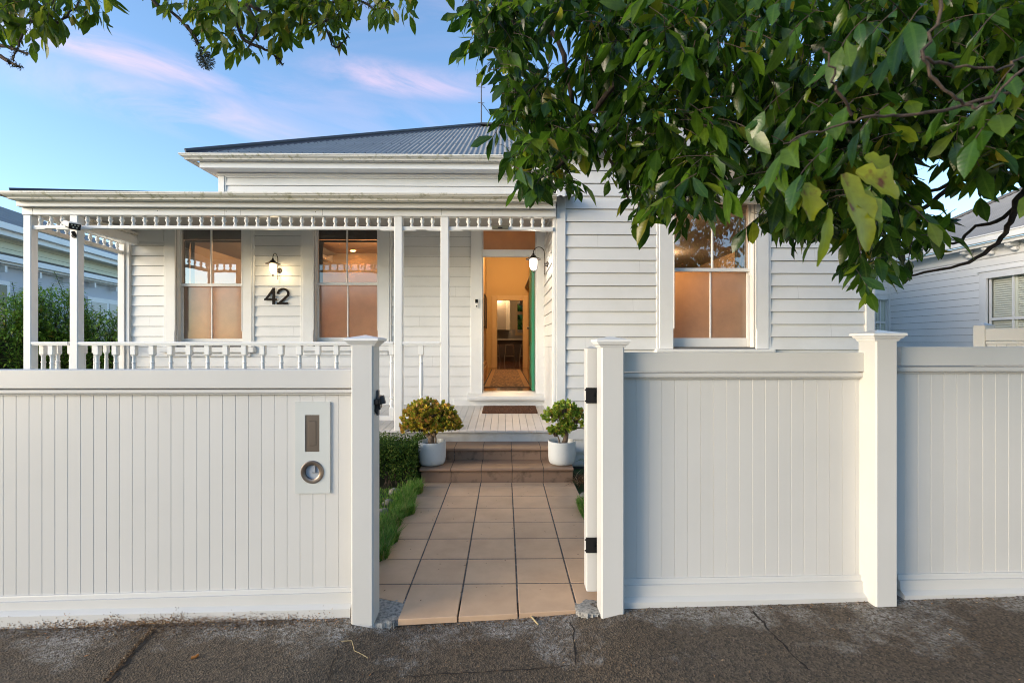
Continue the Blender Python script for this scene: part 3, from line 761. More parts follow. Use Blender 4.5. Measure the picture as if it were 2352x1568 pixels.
mb.m = 1; mb.box(xLW - .0, xLW + .12, YW + .141, 21.2, .0, 3.4); mb.box(xUP, xUP + .1, YW + .141, 21.0, 3.401, zUT + .08)
obj('wall_framing', mb, [M['gapshade'], M['paint']], house)

# wing front wall, side wall and framing
zE = Z(1700, 466, YG); zH = Z(1400, 345, YG); xS = X(1560, YG)
mb = MB()
wh = (w3['c'][0], w3['c'][1], zsp(w3), 9)
boards(mb, X(1298, YG), X(1985, YG), -.02, zE, fm(YG), [wh])
boards(mb, X(1298, YG), xS, zE, zH, fm(YG))
butts(mb, fm(YG), [(1.1, 2.62), (1.52, 1.9), (.95, 1.45), (1.6, 2.3), (3.5, 2.05), (3.9, 1.6), (3.7, 2.5), (1.25, 1.0), (.9, .6)])
obj('weatherboard_cladding', mb, [M['paint'], M['ceil']], house)
xs_ = X(1271, YG) + .03
mb = MB(); boards(mb, YG + .02, YW, .40, 3.4, lambda s, o, z: (xs_ - o, s, z), ph=1.997)
obj('weatherboard_cladding', mb, M['paint'], house)
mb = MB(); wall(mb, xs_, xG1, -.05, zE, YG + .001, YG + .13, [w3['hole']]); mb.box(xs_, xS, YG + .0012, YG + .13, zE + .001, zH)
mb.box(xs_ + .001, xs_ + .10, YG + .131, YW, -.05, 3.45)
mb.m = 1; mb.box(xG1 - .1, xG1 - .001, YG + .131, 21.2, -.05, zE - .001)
obj('wall_framing', mb, [M['gapshade'], M['paint']], house)

# corner boards and friezes
def trim(name, *bs, m='trim', parent=house, bev=.004):
    mb = MB()
    for b in bs: mb.bbox(*b, bev)
    return obj(name, mb, M[m], parent)
trim('corner_board', (X(1278, YG) - .002, X(1298.5, YG), YG - .03, YG + .01, -.03, zH - .01))
trim('corner_board', (X(1269.5, YG), X(1278, YG) - .004, YG - .012, YG + .09, .42, 3.05), (X(1272, YG), X(1276.5, YG), YG - .02, YG - .013, .42, 3.05))
trim('corner_board', (X(1985, YG) , X(2005, YG), YG - .03, YG + .10, -.03, zE - .01))
trim('corner_board', (xUP - .015, xUP + .075, YW - .03, YW + .05, 3.25, zUT + .01), (xUP + .077, xUP + .095, YW - .022, YW - .001, 3.25, zUT + .01))
trim('corner_board', (X(270, 7.08), X(285, 7.08), 7.08, 7.17, .45, Z(280, 548, 7.08)), (X(285, 7.08) + .001, X(291, 7.08) + .02, 7.10, YW - .001, .45, 3.2))
trim('frieze_board', (xLW, X(378, YW), YW - .028, YW - .003, Z(300, 560, YW) + .03, 3.34))
trim('frieze_board', (xUP + .098, 3.3, YW - .03, YW - .002, Z(900, 411, YW), zUT + .012), m='paint')

def window(w, label, lite, frames=None):
    x0, x1 = w['o']; c0, c1 = w['c']; Y = w['Y']; rec = w['rec']; yg = Y + rec; pm = w['pm']
    r = w['rows']; z_ = lambda py, y: Z(pm, py, y)
    zs0, zs1 = z_(w['sill'][1], Y), z_(w['sill'][0], Y)
    # casing with a small outer bead: the window part itself
    mb = MB(); zt = w['zt']
    mb.bbox(c0, x0, Y, Y + .045, zs1 + .002, zt + .002, .005); mb.bbox(x1, c1, Y, Y + .045, zs1 + .002, zt + .002, .005)
    mb.bbox(c0 - .012, c1 + .012, Y - .006, Y + .045, zt + .004, zt + .11, .005)
    mb.bbox(c1 + .001, c1 + .028, Y + .008, Y + .046, zs1 + .002, zt, .004); mb.bbox(c0 - .028, c0 - .001, Y + .008, Y + .046, zs1 + .002, zt, .004)
    mb.bbox(x1 - .012, x1 - .0005, Y - .004, Y + .01, zs1 + .24, zt, .004); mb.bbox(x0 + .0005, x0 + .012, Y - .004, Y + .01, zs1 + .24, zt, .004)
    # linings
    mb.box(x0 - .02, x0 + .001, Y + .046, yg + .12, zs1, zt); mb.box(x1 - .001, x1 + .02, Y + .046, yg + .12, zs1, zt); mb.box(x0, x1, Y + .02, yg + .12, zt - .001, zt + .02)
    mb.box(x0 + .001, x0 + .014, Y + .045, yg - .01, zs1, zt - .002); mb.box(x1 - .014, x1 - .001, Y + .045, yg - .01, zs1, zt - .002)
    wi = obj('window', mb, M['trim'], house, label=label)
    mb = MB(); mb.bbox(c0 - .05, c1 + .05, Y - .055, Y + .05, zs0, zs1, .006); mb.bbox(x0 + .002, x1 - .002, Y + .051, yg + .1, zs0 + .005, w['zb'] - .001, .002)
    mb.bbox(c0 + .02, c1 - .02, Y - .005, Y + .03, zs0 - .06, zs0 - .002, .006)
    obj('sill', mb, M['trim'], wi)
    sw = .036
    # upper sash
    ya, yb = yg - .018, yg + .018
    zgt = z_(r[0], yg); zm1, zm0 = z_(r[1], ya), z_(r[2], ya); mx_ = X(w['mul'][0], yg)
    mb = MB(); a, b = x0 + .002, x1 - .002
    mb.bbox(a, a + sw, ya, yb, zm0, zt - .003, .004); mb.bbox(b - sw, b, ya, yb, zm0, zt - .003, .004)
    mb.bbox(a + sw, b - sw, ya, yb, zgt, zt - .003, .004); mb.bbox(a + sw, b - sw, ya, yb, zm0, zm1, .004); mb.bbox(mx_ - .010, mx_ + .010, ya + .002, yb - .002, zm1, zgt, .004)
    for s_, e_ in ((a, a + sw), (b - sw, b)): mb.bbox(s_ + .004, e_ - .004, ya + .001, ya + .012, zm0 - .05, zm0 - .001, .004)
    obj('sash', mb, M['trim'], wi)
    mb = MB(); mb.quad((a + sw, yg, zm1), (b - sw, yg, zm1), (b - sw, yg, zgt), (a + sw, yg, zgt)); obj('pane', mb, M[lite], wi, label='clear upper pane')
    # lower sash, set back
    yc, yd = yg + .022, yg + .058; zgb, zrb = z_(r[3], yc), w['zb'] + .001; mx2 = X(w['mul'][1], yc + .018)
    mb = MB()
    mb.bbox(a, a + sw, yc, yd, zrb, zm1 - .004, .004); mb.bbox(b - sw, b, yc, yd, zrb, zm1 - .004, .004)
    mb.bbox(a + sw, b - sw, yc, yd, zrb, zgb, .004); mb.bbox(a + sw, b - sw, yc, yd, zm0 + .006, zm1 - .004, .004); mb.bbox(mx2 - .010, mx2 + .010, yc + .002, yd - .002, zgb, zm0 + .006, .004)
    obj('sash', mb, M['trim'], wi)
    mb = MB(); yp = yc + .016; mb.box(a + sw, b - sw, yp, yp + .003, zgb, zm0 + .006); obj('pane', mb, M['frost'], wi, label='frosted lower pane')
    return wi
window(w1, 'veranda window left of the house number', 'glass')
window(w2, 'veranda window right of the house number', 'glass2')
window(w3, 'large window of the front wing', 'glass4')
trim('window_hood', (X(1634, YG - .1), X(1731, YG - .1) , YG - .11, YG - .0, Z(1700, 456, YG - .11), Z(1700, 451, YG - .11)), (X(1500, YG), X(1734, YG) , YG - .07, YG - .0, Z(1700, 462, YG - .07), Z(1700, 456.5, YG - .07)))

# door set
zn0, zn1 = Z(1165, 920, YW - .14), Z(1165, 908.6, YW - .14)
mb = MB()
mb.bbox(dC[0], dO[0], YC, YC + .04, zn1 + .02, zDT + .1, .005); mb.bbox(dO[1], dC[1], YC, YC + .04, zn1 + .02, zDT + .1, .005)
mb.bbox(dO[0] - .016, dO[0] - .002, YC - .008, YC + .004, zn1 + .02, zDT + .1, .004)
mb.box(dO[0] - .02, dO[0], YC + .041, YC + .22, zD - .03, zDT); mb.box(dO[1], dO[1] + .02, YC + .041, YC + .22, zD - .03, zDT)
mb.box(dO[0], dO[1], YC + .03, YC + .2, zDT, zDT + .03)
mb.bbox(dO[0] + .001, dO[0] + .012, YC + .05, YC + .10, zD, zDT - .001, .003); mb.bbox(dO[1] - .012, dO[1] - .001, YC + .05, YC + .10, zD, zDT - .001, .003)
df = obj('door_frame', mb, M['trim'], house)
ztb0, ztb1 = Z(1170, 589, YC + .05), Z(1170, 576, YC + .05)
trim('transom_bar', (dO[0] + .0005, dO[1] - .0005, YC + .035, YC + .12, ztb0 + .012, ztb1), (dO[0] + .0005, dO[1] - .0005, YC + .022, YC + .12, ztb1 + .001, ztb1 + .014), (dO[0] + .0005, dO[1] - .0005, YC + .05, YC + .12, ztb0, ztb0 + .0115), parent=df)
mb = MB(); mb.box(dO[0] + .012, dO[1] - .012, YC + .08, YC + .084, ztb1 + .015, zDT - .002); obj('transom_pane', mb, M['obscure'], df, label='amber textured glass above the door')
mb = MB(); dp = X(1168, 7.2)
prof = [(.0, zn0), (.13, zn0), (.145, zn0 + .01), (.15, (zn0 + zn1) / 2), (.145, zn1 - .008), (.13, zn1), (.0, zD - .004)]
mb.xrun(X(1073, YW - .14), X(1257, YW - .14), prof, YW - .001)
mb.add([(dO[0], YW - .002, zD - .004), (dO[1], YW - .002, zD - .004), (dO[1], YW + .15, zD), (dO[0], YW + .15, zD)], [(0, 1, 2, 3)])
mb.bbox(X(1073, YW) - .2, X(1256, YW) , YW - .045, YW - .0, .40, zn0 - .002, .004)
obj('door_sill', mb, M['trim'], df)
# green door, open against the hall
mb = MB(); dx1 = dO[1] - .013; dx0 = dx1 - .042; dy0, dy1 = YC + .13, YC + .13 + .80
mb.bbox(dx0, dx1, dy0, dy1, zD + .006, ztb0 - .004, .003)
for za, zb in ((zD + .2, zD + .75), (zD + .95, zD + 1.9)):
    mb.bbox(dx0 - .006, dx0 + .001, dy0 + .12, dy0 + .36, za, zb, .004); mb.bbox(dx0 - .006, dx0 + .001, dy0 + .44, dy0 + .68, za, zb, .004)
dr = obj('door', mb, M['green'], house, label='green front door standing open')
mb = MB(); mb.lathe((dx0 - .022, dy0 + .74, zD + 1.0), [(.0, -.024), (.018, -.02), (.024, 0), (.012, .012), (.012, .022)], 12, 'x'); obj('handle', mb, M['steel'], dr, smooth=True)

# ---- veranda
zd_ = lambda y: .415 + .05 * (y - 5.53)
ver_x0 = X(40, 5.5)
mb = MB(); y0, y1 = 5.50, YW - .002; x = X(1161, 5.5) - 40 * .0905; n_ = 0
while x < xs_ - .002:
    a, b = max(x + .0015, ver_x0), min(x + .0905 - .0015, xs_ - .003)
    if b - a > .005:
        v = []
        for yy in (y0, y1):
            zz = zd_(yy); v += [(a, yy, zz - .02), (a, yy, zz - .003), (a + .003, yy, zz), (b - .003, yy, zz), (b, yy, zz - .003), (b, yy, zz - .02)]
        mb.add(v, [(i, i + 1, i + 7, i + 6) for i in range(5)] + [(5, 4, 3, 2, 1, 0), (6, 7, 8, 9, 10, 11)])
    x += .0905
mb.m = 1; mb.add([(ver_x0, y0 + .01, zd_(y0) - .014), (xs_, y0 + .01, zd_(y0) - .014), (xs_, y1, zd_(y1) - .014), (ver_x0, y1, zd_(y1) - .014)], [(0, 1, 2, 3)])
obj('veranda_deck', mb, [M['deck'], mat('deck_gap', (.12, .115, .11), .9)], house)
mb = MB(); mb.bbox(ver_x0 + .02, xs_ - .004, 5.53, 5.56, .02, zd_(5.5) - .021, .003); mb.bbox(ver_x0 + .02, ver_x0 + .05, 5.565, YW, .02, zd_(5.5) - .021, .003)
obj('deck_fascia', mb, mat('weathered_white_board', (.60, .60, .59), .55, noise=(6, (.47, .45, .41), .5, .75), bump=(25, .2, .004)), house)
# posts
YP = 5.50; pw = .092
zbm0, zbm1 = Z(700, 496, YP), Z(700, 477, YP)
pposts = [(52.6, 70.4), (159.3, 177.7), (905, 923.7), (1011.8, 1030.5)]
for a, b in pposts:
    xa, xb = X(a, YP), X(b, YP); trim('veranda_post', (xa, xb, YP, YP + pw, zd_(YP), zbm0 - .0005), bev=.006)
# a few open joints and splits in the beam paint
# beam, eave fascia, soffit, gutter, roof
mb = MB(); mb.m = 1
for px, ya, yb_, w in ((74, 479, 486, .006), (75, 486, 495, .002), (516, 480, 494, .0022), (552, 482, 494, .0015), (740, 480, 495, .003), (1014, 480, 494, .0025), (1130, 481, 494, .0018), (361, 483, 485, .006), (724, 485, 488, .006), (519, 484, 487, .004)):
    mb.box(X(px, YP - .007), X(px, YP - .007) + w, YP - .0068, YP - .0058, Z(px, yb_, YP - .007), Z(px, ya, YP - .007))
zt_, xb_ = .002, X(1270, YP) - .002
mb.m = 0; mb.bbox(X(49.5, YP - .006), X(1277, YP - .006), YP - .006, YP + .085, zbm0, zbm1 + .02, .004); mb.bbox(X(49.5, YP), X(49.5, YP) + .07, YP + .086, YW + .05, zbm0, zbm1 + .02, .004); obj('veranda_beam', mb, [M['trim'], M['dark']], house)
zf0, zf1, zg0, zg1 = Z(700, 476.3, 5.42), Z(700, 459, 5.40), Z(700, 458.5, 5.31), Z(700, 440.5, 5.27)
trim('eave_fascia', (X(36.2, 5.42), X(1277, 5.42), 5.42, 5.445, zf0, zf1 + .03), (X(36.2, 5.42), X(36.2, 5.42) + .025, 5.446, YW + .05, zf0, zf1 + .03))
mb = MB(); mb.box(X(36.2, 5.42) + .02, X(1277, 5.42), 5.446, YP + .0, zf0 + .02, zf0 + .03); mb.box(X(36.2, 5.42) + .026, X(49.5, 5.5), 5.50, YW, zf0 + .02, zf0 + .03)
# sloping boarded ceiling
ca, cb = zbm1 - .02, Z(300, 530, YW) + .06
for k in range(14):
    ya = YP + .08 + (YW - YP - .08) * k / 14; yb_ = YP + .08 + (YW - YP - .08) * (k + 1) / 14 - .004
    za = ca + (cb - ca) * k / 14; zb_ = ca + (cb - ca) * (k + 1) / 14
    mb.add([(X(49.5, YP), ya, za), (xs_ + .1, ya, za), (xs_ + .1, yb_, zb_), (X(49.5, YP), yb_, zb_), (X(49.5, YP), ya, za + .02), (xs_ + .1, ya, za + .02), (xs_ + .1, yb_, zb_ + .02), (X(49.5, YP), yb_, zb_ + .02)],
           [(0, 3, 2, 1), (4, 5, 6, 7), (0, 1, 5, 4), (1, 2, 6, 5), (2, 3, 7, 6), (3, 0, 4, 7)])
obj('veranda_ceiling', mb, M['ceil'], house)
def gutter(x0, x1, y, z0, z1, yend, name='gutter', m='gutter'):
    h = z1 - z0
    o = [(.0, z0), (.060, z0), (.072, z0 + h * .05), (.074, z0 + h * .16), (.066, z0 + h * .20), (.072, z0 + h * .30), (.092, z0 + h * .46), (.102, z0 + h * .62), (.104, z0 + h * .72), (.118, z0 + h * .76),
         (.122, z0 + h * .80), (.122, z0 + h), (.114, z0 + h), (.112, z0 + h * .6), (.0, z0 + h * .5)]
    mb = MB(); mb.xrun(x0, x1, o, y, side=True, yend=yend); return obj(name, mb, M[m], house, recalc=True)
gutter(X(-4, 5.29) + .12, X(1277, 5.4), 5.405, zg0, zg1, YW + .5)
# veranda iron roof
def corr(mb, x0, x1, y0, z0, y1, z1, pitch=.0762, amp=.0085, clip=None, n=8, bot=True):
    m_ = int((x1 - x0) / pitch * n); prev = None
    for i in range(m_ + 1):
        x = x0 + (x1 - x0) * i / m_; h = amp * math.cos(2 * PI * (x - x0) / pitch)
        t0, t1 = (0, 1) if clip is None else clip(x)
        if t1 <= t0: prev = None; continue
        a = (x, y0 + (y1 - y0) * t0, z0 + (z1 - z0) * t0 + h); b = (x, y0 + (y1 - y0) * t1, z0 + (z1 - z0) * t1 + h)
        if prev:
            mb.quad(prev[0], a, b, prev[1])
            if bot: mb.quad((prev[0][0], prev[0][1], prev[0][2] - .004), (a[0], a[1], a[2] - .004), a, prev[0])
        prev = (a, b)
mb = MB(); vx0 = X(22, 5.45); s_ = .26
corr(mb, vx0 - .1, xs_ + .2, 5.33, zg1 - .012, YW - .03, zg1 - .012 + s_ * (YW - 5.36), clip=lambda x: (0, min(1, max(0, (x - vx0 + .14) / (YW - 5.36)))), n=6)
rw = obj('veranda_roof', mb, M['roof'], house, smooth='full')
mb = MB(); hs = P(21.5, 436.5, 5.42); he = hs + Vector((1.72, 1.72, .285 * 1.72))
mb.tube([hs, he], .026, 10); mb.add([hs + Vector((-.02, .0, -.01)), he + Vector((-.02, .0, -.01)), he + Vector((-.02, .12, -.06)), hs + Vector((-.02, .12, -.06))], [(0, 1, 2, 3)])
obj('hip_cap', mb, M['roofcap'], rw, smooth=True)
mb = MB(); mb.add([(vx0 - .1, 5.36, zg1 - .01), (vx0 - .1, YW + 4, zg1 - .01), (xLW + .3 + 1.4, YW + 4, zg1 + .40), (vx0 + 1.69, YW, zg1 + s_ * 1.75)], [(0, 1, 2, 3)])
mb.box(xLW, xUP + .05, YW + .2, 21, 3.42, 3.5); mb.box(xUP, xs_ + .1, 7.3, 21, zUT + .06, zUT + .1)
obj('side_roof', mb, M['roof'], house)

# fretwork along the top of the veranda, and turned railing below
spin_prof = [(.0130, 0), (.0130, .10), (.0200, .12), (.0215, .17), (.0200, .22), (.0150, .25), (.0210, .31), (.0245, .40), (.0235, .47), (.0165, .60), (.0120, .70), (.0115, .76), (.0190, .82), (.0200, .87), (.0160, .90), (.0200, .93), (.0210, 1.0)]
zfr1, zfr0 = Z(700, 519.3, YP + .02), Z(700, 527.5, YP + .02)
zs1 = zbm0; hS = zs1 - zfr1
def fret(label, a, b, centers, y=YP + .02, side=None):
    mb = MB(); xa, xb = X(a, y), X(b, y)
    if side is None:
        mb.bbox(xa, xb, y, y + .05, zfr0 + .006, zfr1, .003)
        for e0, e1 in ((xa, xa + .16), (xb - .16, xb)): mb.bbox(e0 + .001, e1 - .001, y + .001, y + .049, zfr0 - .004, zfr0 + .0055, .002)
    fr_ = obj('fretwork', mb, M['trim'], house)
    return fr_
mb = MB(); mb.lathe((0, 0, 0), [(r * 1.05, -hS * (h)) for r, h in spin_prof][::-1], 12)
spin_me = mesh_of('spindle', mb, [M['trim']], smooth=True)
def add_spindles(fr_, cs, y):
    for c in cs: place_mesh('spindle', spin_me, fr_, (X(c, y), y, zs1 - .0005))
ys = YP + .045
f1 = fret('', 70.4, 159.3, None); add_spindles(f1, [94, 119, 144], ys)
f2 = fret('', 177.7, 905, None)
cs = [201.5]; stp = 26.4
while cs[-1] < 872: cs.append(cs[-1] + stp * (1 - .055 * (cs[-1] - 200) / 700))
add_spindles(f2, cs, ys)
f3 = fret('', 923.7, 1011.8, None); add_spindles(f3, [946, 970, 993.8], ys)
f4 = fret('', 1030.5, 1271, None); add_spindles(f4, [1051 + 24.55 * k for k in range(9)], ys)
# side fret, left end of the veranda
mb = MB(); pa = Vector((X(62, YP), YP + pw, 0)); pb = Vector((X(277, 7.08), 7.08, 0)); dv = (pb - pa).normalized(); nv = Vector((dv.y, -dv.x, 0)); L_ = (pb - pa).length
mb.obox((pa + pb) / 2 + Vector((0, 0, (zfr0 + zfr1) / 2 + .002)), dv, nv, Vector((0, 0, 1)), L_ / 2, .024, (zfr1 - zfr0) / 2 + .004)
mb.obox((pa + pb) / 2 + Vector((0, 0, zbm0 + .02)), dv, nv, Vector((0, 0, 1)), L_ / 2, .026, .018)
fs = obj('fretwork', mb, M['trim'], house)
for k in range(11): place_mesh('spindle', spin_me, fs, pa + dv * (.07 + .136 * k) + Vector((0, 0, zs1 - .0005)))
# balustrade
zr1, zr0 = Z(600, 784.8, YP), Z(600, 793.5, YP)
zb1, zb0 = Z(880, 956, YP), Z(880, 966, YP)
Hb = zr0 - zb1
def baluster_mesh(h):
    mb = MB(); s = .0285; t = .105
    mb.bbox(-s, s, -s, s, -t, 0, .003); mb.bbox(-s, s, -s, s, -h, -h + .10, .003)
    v = []; mb.add([(-s, -s, -t), (s, -s, -t), (s, s, -t), (-s, s, -t), (-.018, -.018, -t - .012), (.018, -.018, -t - .012), (.018, .018, -t - .012), (-.018, .018, -t - .012)],
                   [(0, 4, 5, 1), (1, 5, 6, 2), (2, 6, 7, 3), (3, 7, 4, 0)])
    z = -t - .006; e = h - .10; H = e - t
    pr = [(.020, 0), (.022, .006 / H), (.017, .02 / H), (.0165, .09), (.0165, .13), (.022, .135), (.022, .15), (.0175, .155), (.018, .22), (.0215, .42), (.022, .55), (.018, .72), (.015, .80), (.022, .81), (.022, .83), (.015, .84), (.020, .90), (.024, .93), (.017, .97), (.022, 1.0)]
    mb.lathe((0, 0, 0), [(r * 1.22, -t - .004 - (H - .002) * q) for r, q in pr], 14)
    return mesh_of('baluster', mb, [M['trim']], smooth=True)
bal_me = baluster_mesh(Hb)
def railing(a, b, cs, y=YP + .045, seg=True):
    xa, xb = X(a, y - .02), X(b, y - .02); mb = MB()
    mb.bbox(xa, xb, y - .042, y + .042, zr0 + .012, zr1, .006); mb.bbox(xa, xb, y - .034, y + .034, zr0, zr0 + .011, .002)
    if seg: mb.bbox(xa, xb, y - .03, y + .03, zb0, zb1, .004)
    rl_ = obj('railing', mb, M['trim'], house)
    for c in cs: place_mesh('baluster', bal_me, rl_, (X(c, y), y, zr0 - .0005))
railing(70.4, 159.3, [120]); railing(177.7, 905, [224 + 42.25 * k for k in range(17)] ); railing(923.7, 1011.8, [967.8])
mb = MB(); mb.obox((pa + pb) / 2 + Vector((0, 0, (zr0 + zr1) / 2 + .003)), dv, nv, Vector((0, 0, 1)), L_ / 2, .04, (zr1 - zr0) / 2 - .003); mb.obox((pa + pb) / 2 + Vector((0, 0, (zb0 + zb1) / 2)), dv, nv, Vector((0, 0, 1)), L_ / 2, .03, .02)
rs = obj('railing', mb, M['trim'], house)
for k in range(7): place_mesh('baluster', bal_me, rs, pa + dv * (.12 + .216 * k) + Vector((0, 0, zr0 - .0005)))

# ---- upper eave and main roof
ye = 6.75; zge1, zge0 = Z(700, 352.5, ye), Z(700, 367.5, ye + .05)
xe = X(431, ye) - .01
gutter(X(409, ye) + .12, 3.2, ye + .12, zge0, zge1, 14)
zfe0 = Z(700, 387, ye + .15)
trim('eave_fascia', (xe + .085, 3.2, ye + .14, ye + .165, zfe0, zge0 + .03), (xe + .085, xe + .11, ye + .166, 14, zfe0, zge0 + .03))
mb = MB(); mb.add([(xe + .1, ye + .16, zfe0 + .008), (3.2, ye + .16, zfe0 + .008), (3.2, YW + .02, zfe0 + .008), (xUP - .0, YW + .02, zfe0 + .008), (xUP, 14, zfe0 + .008), (xe + .1, 14, zfe0 + .008)], [(0, 1, 2, 3), (0, 3, 4, 5)])
mb.bbox(xUP - .03, 3.2, YW - .05, YW - .001, zUT - .035, zfe0 + .006, .01)
obj('soffit', mb, M['trim'], house)
xr, yr = X(431, 6.8), 6.80; zr = zge1 + .01; tt = 4.0; sl = .565
mb = MB(); xR = 5.2
corr(mb, xr, xR, yr, zr, yr + tt, zr + sl * tt, clip=lambda x: (0, min(1, max(0, (x - xr) / tt), max(0, (xR - x) / .8 if x > xR - .8 else 1))))
mb.add([(xr, yr, zr - .02), (xr + tt, yr + tt, zr + sl * tt), (xr, yr + 2 * tt, zr - .02)], [(0, 2, 1)])
mb.add([(xr + tt, yr + tt, zr + sl * tt), (xR - .3, yr + tt, zr + sl * tt), (xR - .3, yr + 2 * tt, zr - .02), (xr, yr + 2 * tt, zr - .02)], [(0, 3, 2, 1)])
rf = obj('main_roof', mb, M['roof'], house, smooth='full')
mb = MB()
for ro in (.012, .25, .5, .78):
    k = 0; x = xr + .0762
    while x < xR - .9:
        if (x - xr) / tt > ro + .02: mb.lathe((x, yr + tt * ro + .03, zr + sl * (tt * ro + .03) + .008), [(.011, 0), (.009, .006), (.0, .008)], 6)
        x += .1524
obj('roofing_screws', mb, M['roofcap'], rf)
mb = MB(); a, b = Vector((xr - .02, yr - .02, zr + .03)), Vector((xr + tt, yr + tt, zr + sl * tt + .05))
mb.tube([a, b], .032, 10); pl = (b - a).normalized(); sd = Vector((1, 0, 0)); mb.add([a, b, b + Vector((.14, 0, -.05)), a + Vector((.14, 0, -.05))], [(0, 1, 2, 3)])
mb.tube([b, Vector((xR - .7, yr + tt, b.z))], .035, 10); mb.box(b.x, xR - .7, yr + tt - .14, yr + tt, b.z - .06, b.z - .03)
obj('ridge_cap', mb, M['roofcap'], rf, smooth=True)

# wing eaves (mostly behind the leaves)
gutter(X(1500, 5.3) , X(2030, 5.3), 5.42, Z(1800, 466, 5.35), Z(1800, 452.5, 5.3), 12)
gutter(X(1290, 5.3), X(1575, 5.3), 5.42, Z(1400, 345, 5.35), Z(1400, 330, 5.3), 12)
mb = MB(); za = Z(1800, 452.5, 5.3)
mb.add([(X(1500, 5.3), 5.32, za), (X(2030, 5.3), 5.32, za), (X(2030, 5.3) - .8, 12, za + .25), (X(1500, 5.3), 12, za + .25)], [(0, 1, 2, 3)])
zb_ = Z(1400, 330, 5.3); mb.add([(X(1290, 5.3), 5.32, zb_), (X(1575, 5.3), 5.32, zb_), (X(1575, 5.3) , 8, zb_ + .25), (X(1290, 5.3), 8, zb_ + .25)], [(0, 1, 2, 3)])
mb.box(xs_, xG1, 5.7, 21, zE - .02, zE + .01); mb.box(X(1500, 5.3), X(2030, 5.3), 5.33, YG, zE - .015, zE - .005); mb.box(X(1290, 5.3), X(1575, 5.3), 5.33, YG, zH - .015, zH - .005)
mb.box(xS - .1, xS, YG + .131, 9, zE, zH)
obj('wing_roof', mb, M['roof'], house)

# ---- front steps
st = thing('steps', 'brown tiled front steps between the two white pots', 'steps', (.15, 5.2, 0))
def tread(x0, x1, yf, yb, z, js, nm):
    ed = [x0] + js + [x1]; mb = MB()
    for a, b in zip(ed, ed[1:]):
        g = .004; pr = [(yf + .03, z - .032), (yf + .008, z - .030), (yf, z - .018), (yf + .003, z - .006), (yf + .012, z), (yb, z), (yb, z - .03)]
        v = [(a + g, y, zz) for y, zz in pr] + [(b - g, y, zz) for y, zz in pr]; n = len(pr)
        mb.add(v, [(i, n + i, n + (i + 1) % n, (i + 1) % n) for i in range(n)] + [tuple(range(n)), tuple(range(2 * n - 1, n - 1, -1))])
    mb.m = 1; mb.box(x0 + .004, x1 - .004, yf + .02, yb, z - .034, z - .003)
    obj('tread', mb, [M['steptile'], M['grout']], st, recalc=True)
def riser(x0, x1, y, z0, z1, js):
    ed = [x0] + js + [x1]; mb = MB()
    for a, b in zip(ed, ed[1:]): mb.bbox(a + .003, b - .003, y, y + .02, z0, z1, .002)
    mb.m = 1; mb.box(x0 + .002, x1 - .002, y + .004, y + .38, z0, z1)
    obj('riser', mb, [M['riser'], M['grout']], st)
j1 = [X(1035.5, 4.85), X(1105.2, 4.85), X(1176.6, 4.85), X(1248.5, 4.85)]
riser(X(966.5, 4.87), X(1316.5, 4.87), 4.874, -.02, .118, j1); tread(X(963, 4.84), X(1318, 4.84), 4.835, 5.215, .151, j1, 0)
j2 = [X(1043, 5.17), X(1109.3, 5.17), X(1174.8, 5.17), X(1242.2, 5.17)]
riser(X(978, 5.2), X(1300, 5.2), 5.20, .10, .252, j2); tread(X(976, 5.2), X(1303, 5.2), 5.165, 5.53, .284, j2, 1)

# ---- interiors (seen through the door and the clear panes)
xh0, xh1, CE = -.565, .715, 3.62; HC = 4.14
yb0 = 14.3
mb = MB(); mb.box(-6, 5, YW + .141, 21.3, FL - .1, FL); mb.box(xs_ + .11, 4.2, 5.7, YW + .14, FL - .1, FL - .001); obj('interior_floor', mb, M['floor'], house)
mb = MB(); mb.box(-5.6, xh0 - .001, YW + .142, yb0 + .1, CE, CE + .05); mb.box(xh1 + .001, 4.2, YW + .142, yb0 + .1, CE, CE + .05); mb.box(-3.1, 3.1, yb0 + .121, 21.2, CE, CE + .05); mb.box(xh0 - .1, xh1 + .1, YW + .142, yb0 + .12, HC, HC + .04); mb.box(xs_ + .11, 4.2, 5.7, YW + .141, CE, CE + .05); obj('interior_ceiling', mb, mat('warm_ceiling', (.42, .29, .19), .7), house)
mb = MB()
bx0, bx1, bz1 = X(1141.9, yb0), X(1200.8, yb0), Z(1170, 689.7, yb0)
wall(mb, xh0, xh1, FL, HC, yb0, yb0 + .12, [(bx0, bx1, FL - 1, bz1)])
mb.box(xh0 - .1, xh0, YW + .14, yb0 + .12, FL, HC); mb.box(xh1, xh1 + .1, YW + .14, yb0 + .12, FL, HC)
obj('hall_wall', mb, M['hallwall'], house)
mb = MB()
for a, b in ((bx0 - .17, bx0), (bx1, bx1 + .17)):
    mb.bbox(a, b, yb0 - .03, yb0 - .001, FL, bz1 + .15, .006)
    mb.bbox(a + .02, b - .02, yb0 - .045, yb0 - .031, FL, bz1 + .13, .006)
mb.bbox(bx0 + .001, bx1 - .001, yb0 - .03, yb0 - .001, bz1, bz1 + .15, .006)
for xx, s in ((xh0, 1), (xh1, -1)):
    mb.box(xx, xx + .02 * s, YW + .3, yb0 - .05, FL, FL + .22)
    mb.box(xx, xx + .035 * s, YW + .3, yb0 - .05, FL, FL + .10)
    mb.box(xx + .0005 * s, xx + .03 * s, 9.0, 9.12, FL, FL + 2.2); mb.box(xx + .0005 * s, xx + .03 * s, 10.0, 10.12, FL, FL + 2.2); mb.box(xx + .0005 * s, xx + .03 * s, 9.0, 10.12, FL + 2.2, FL + 2.33)
obj('interior_trim', mb, M['halltrim'], house)
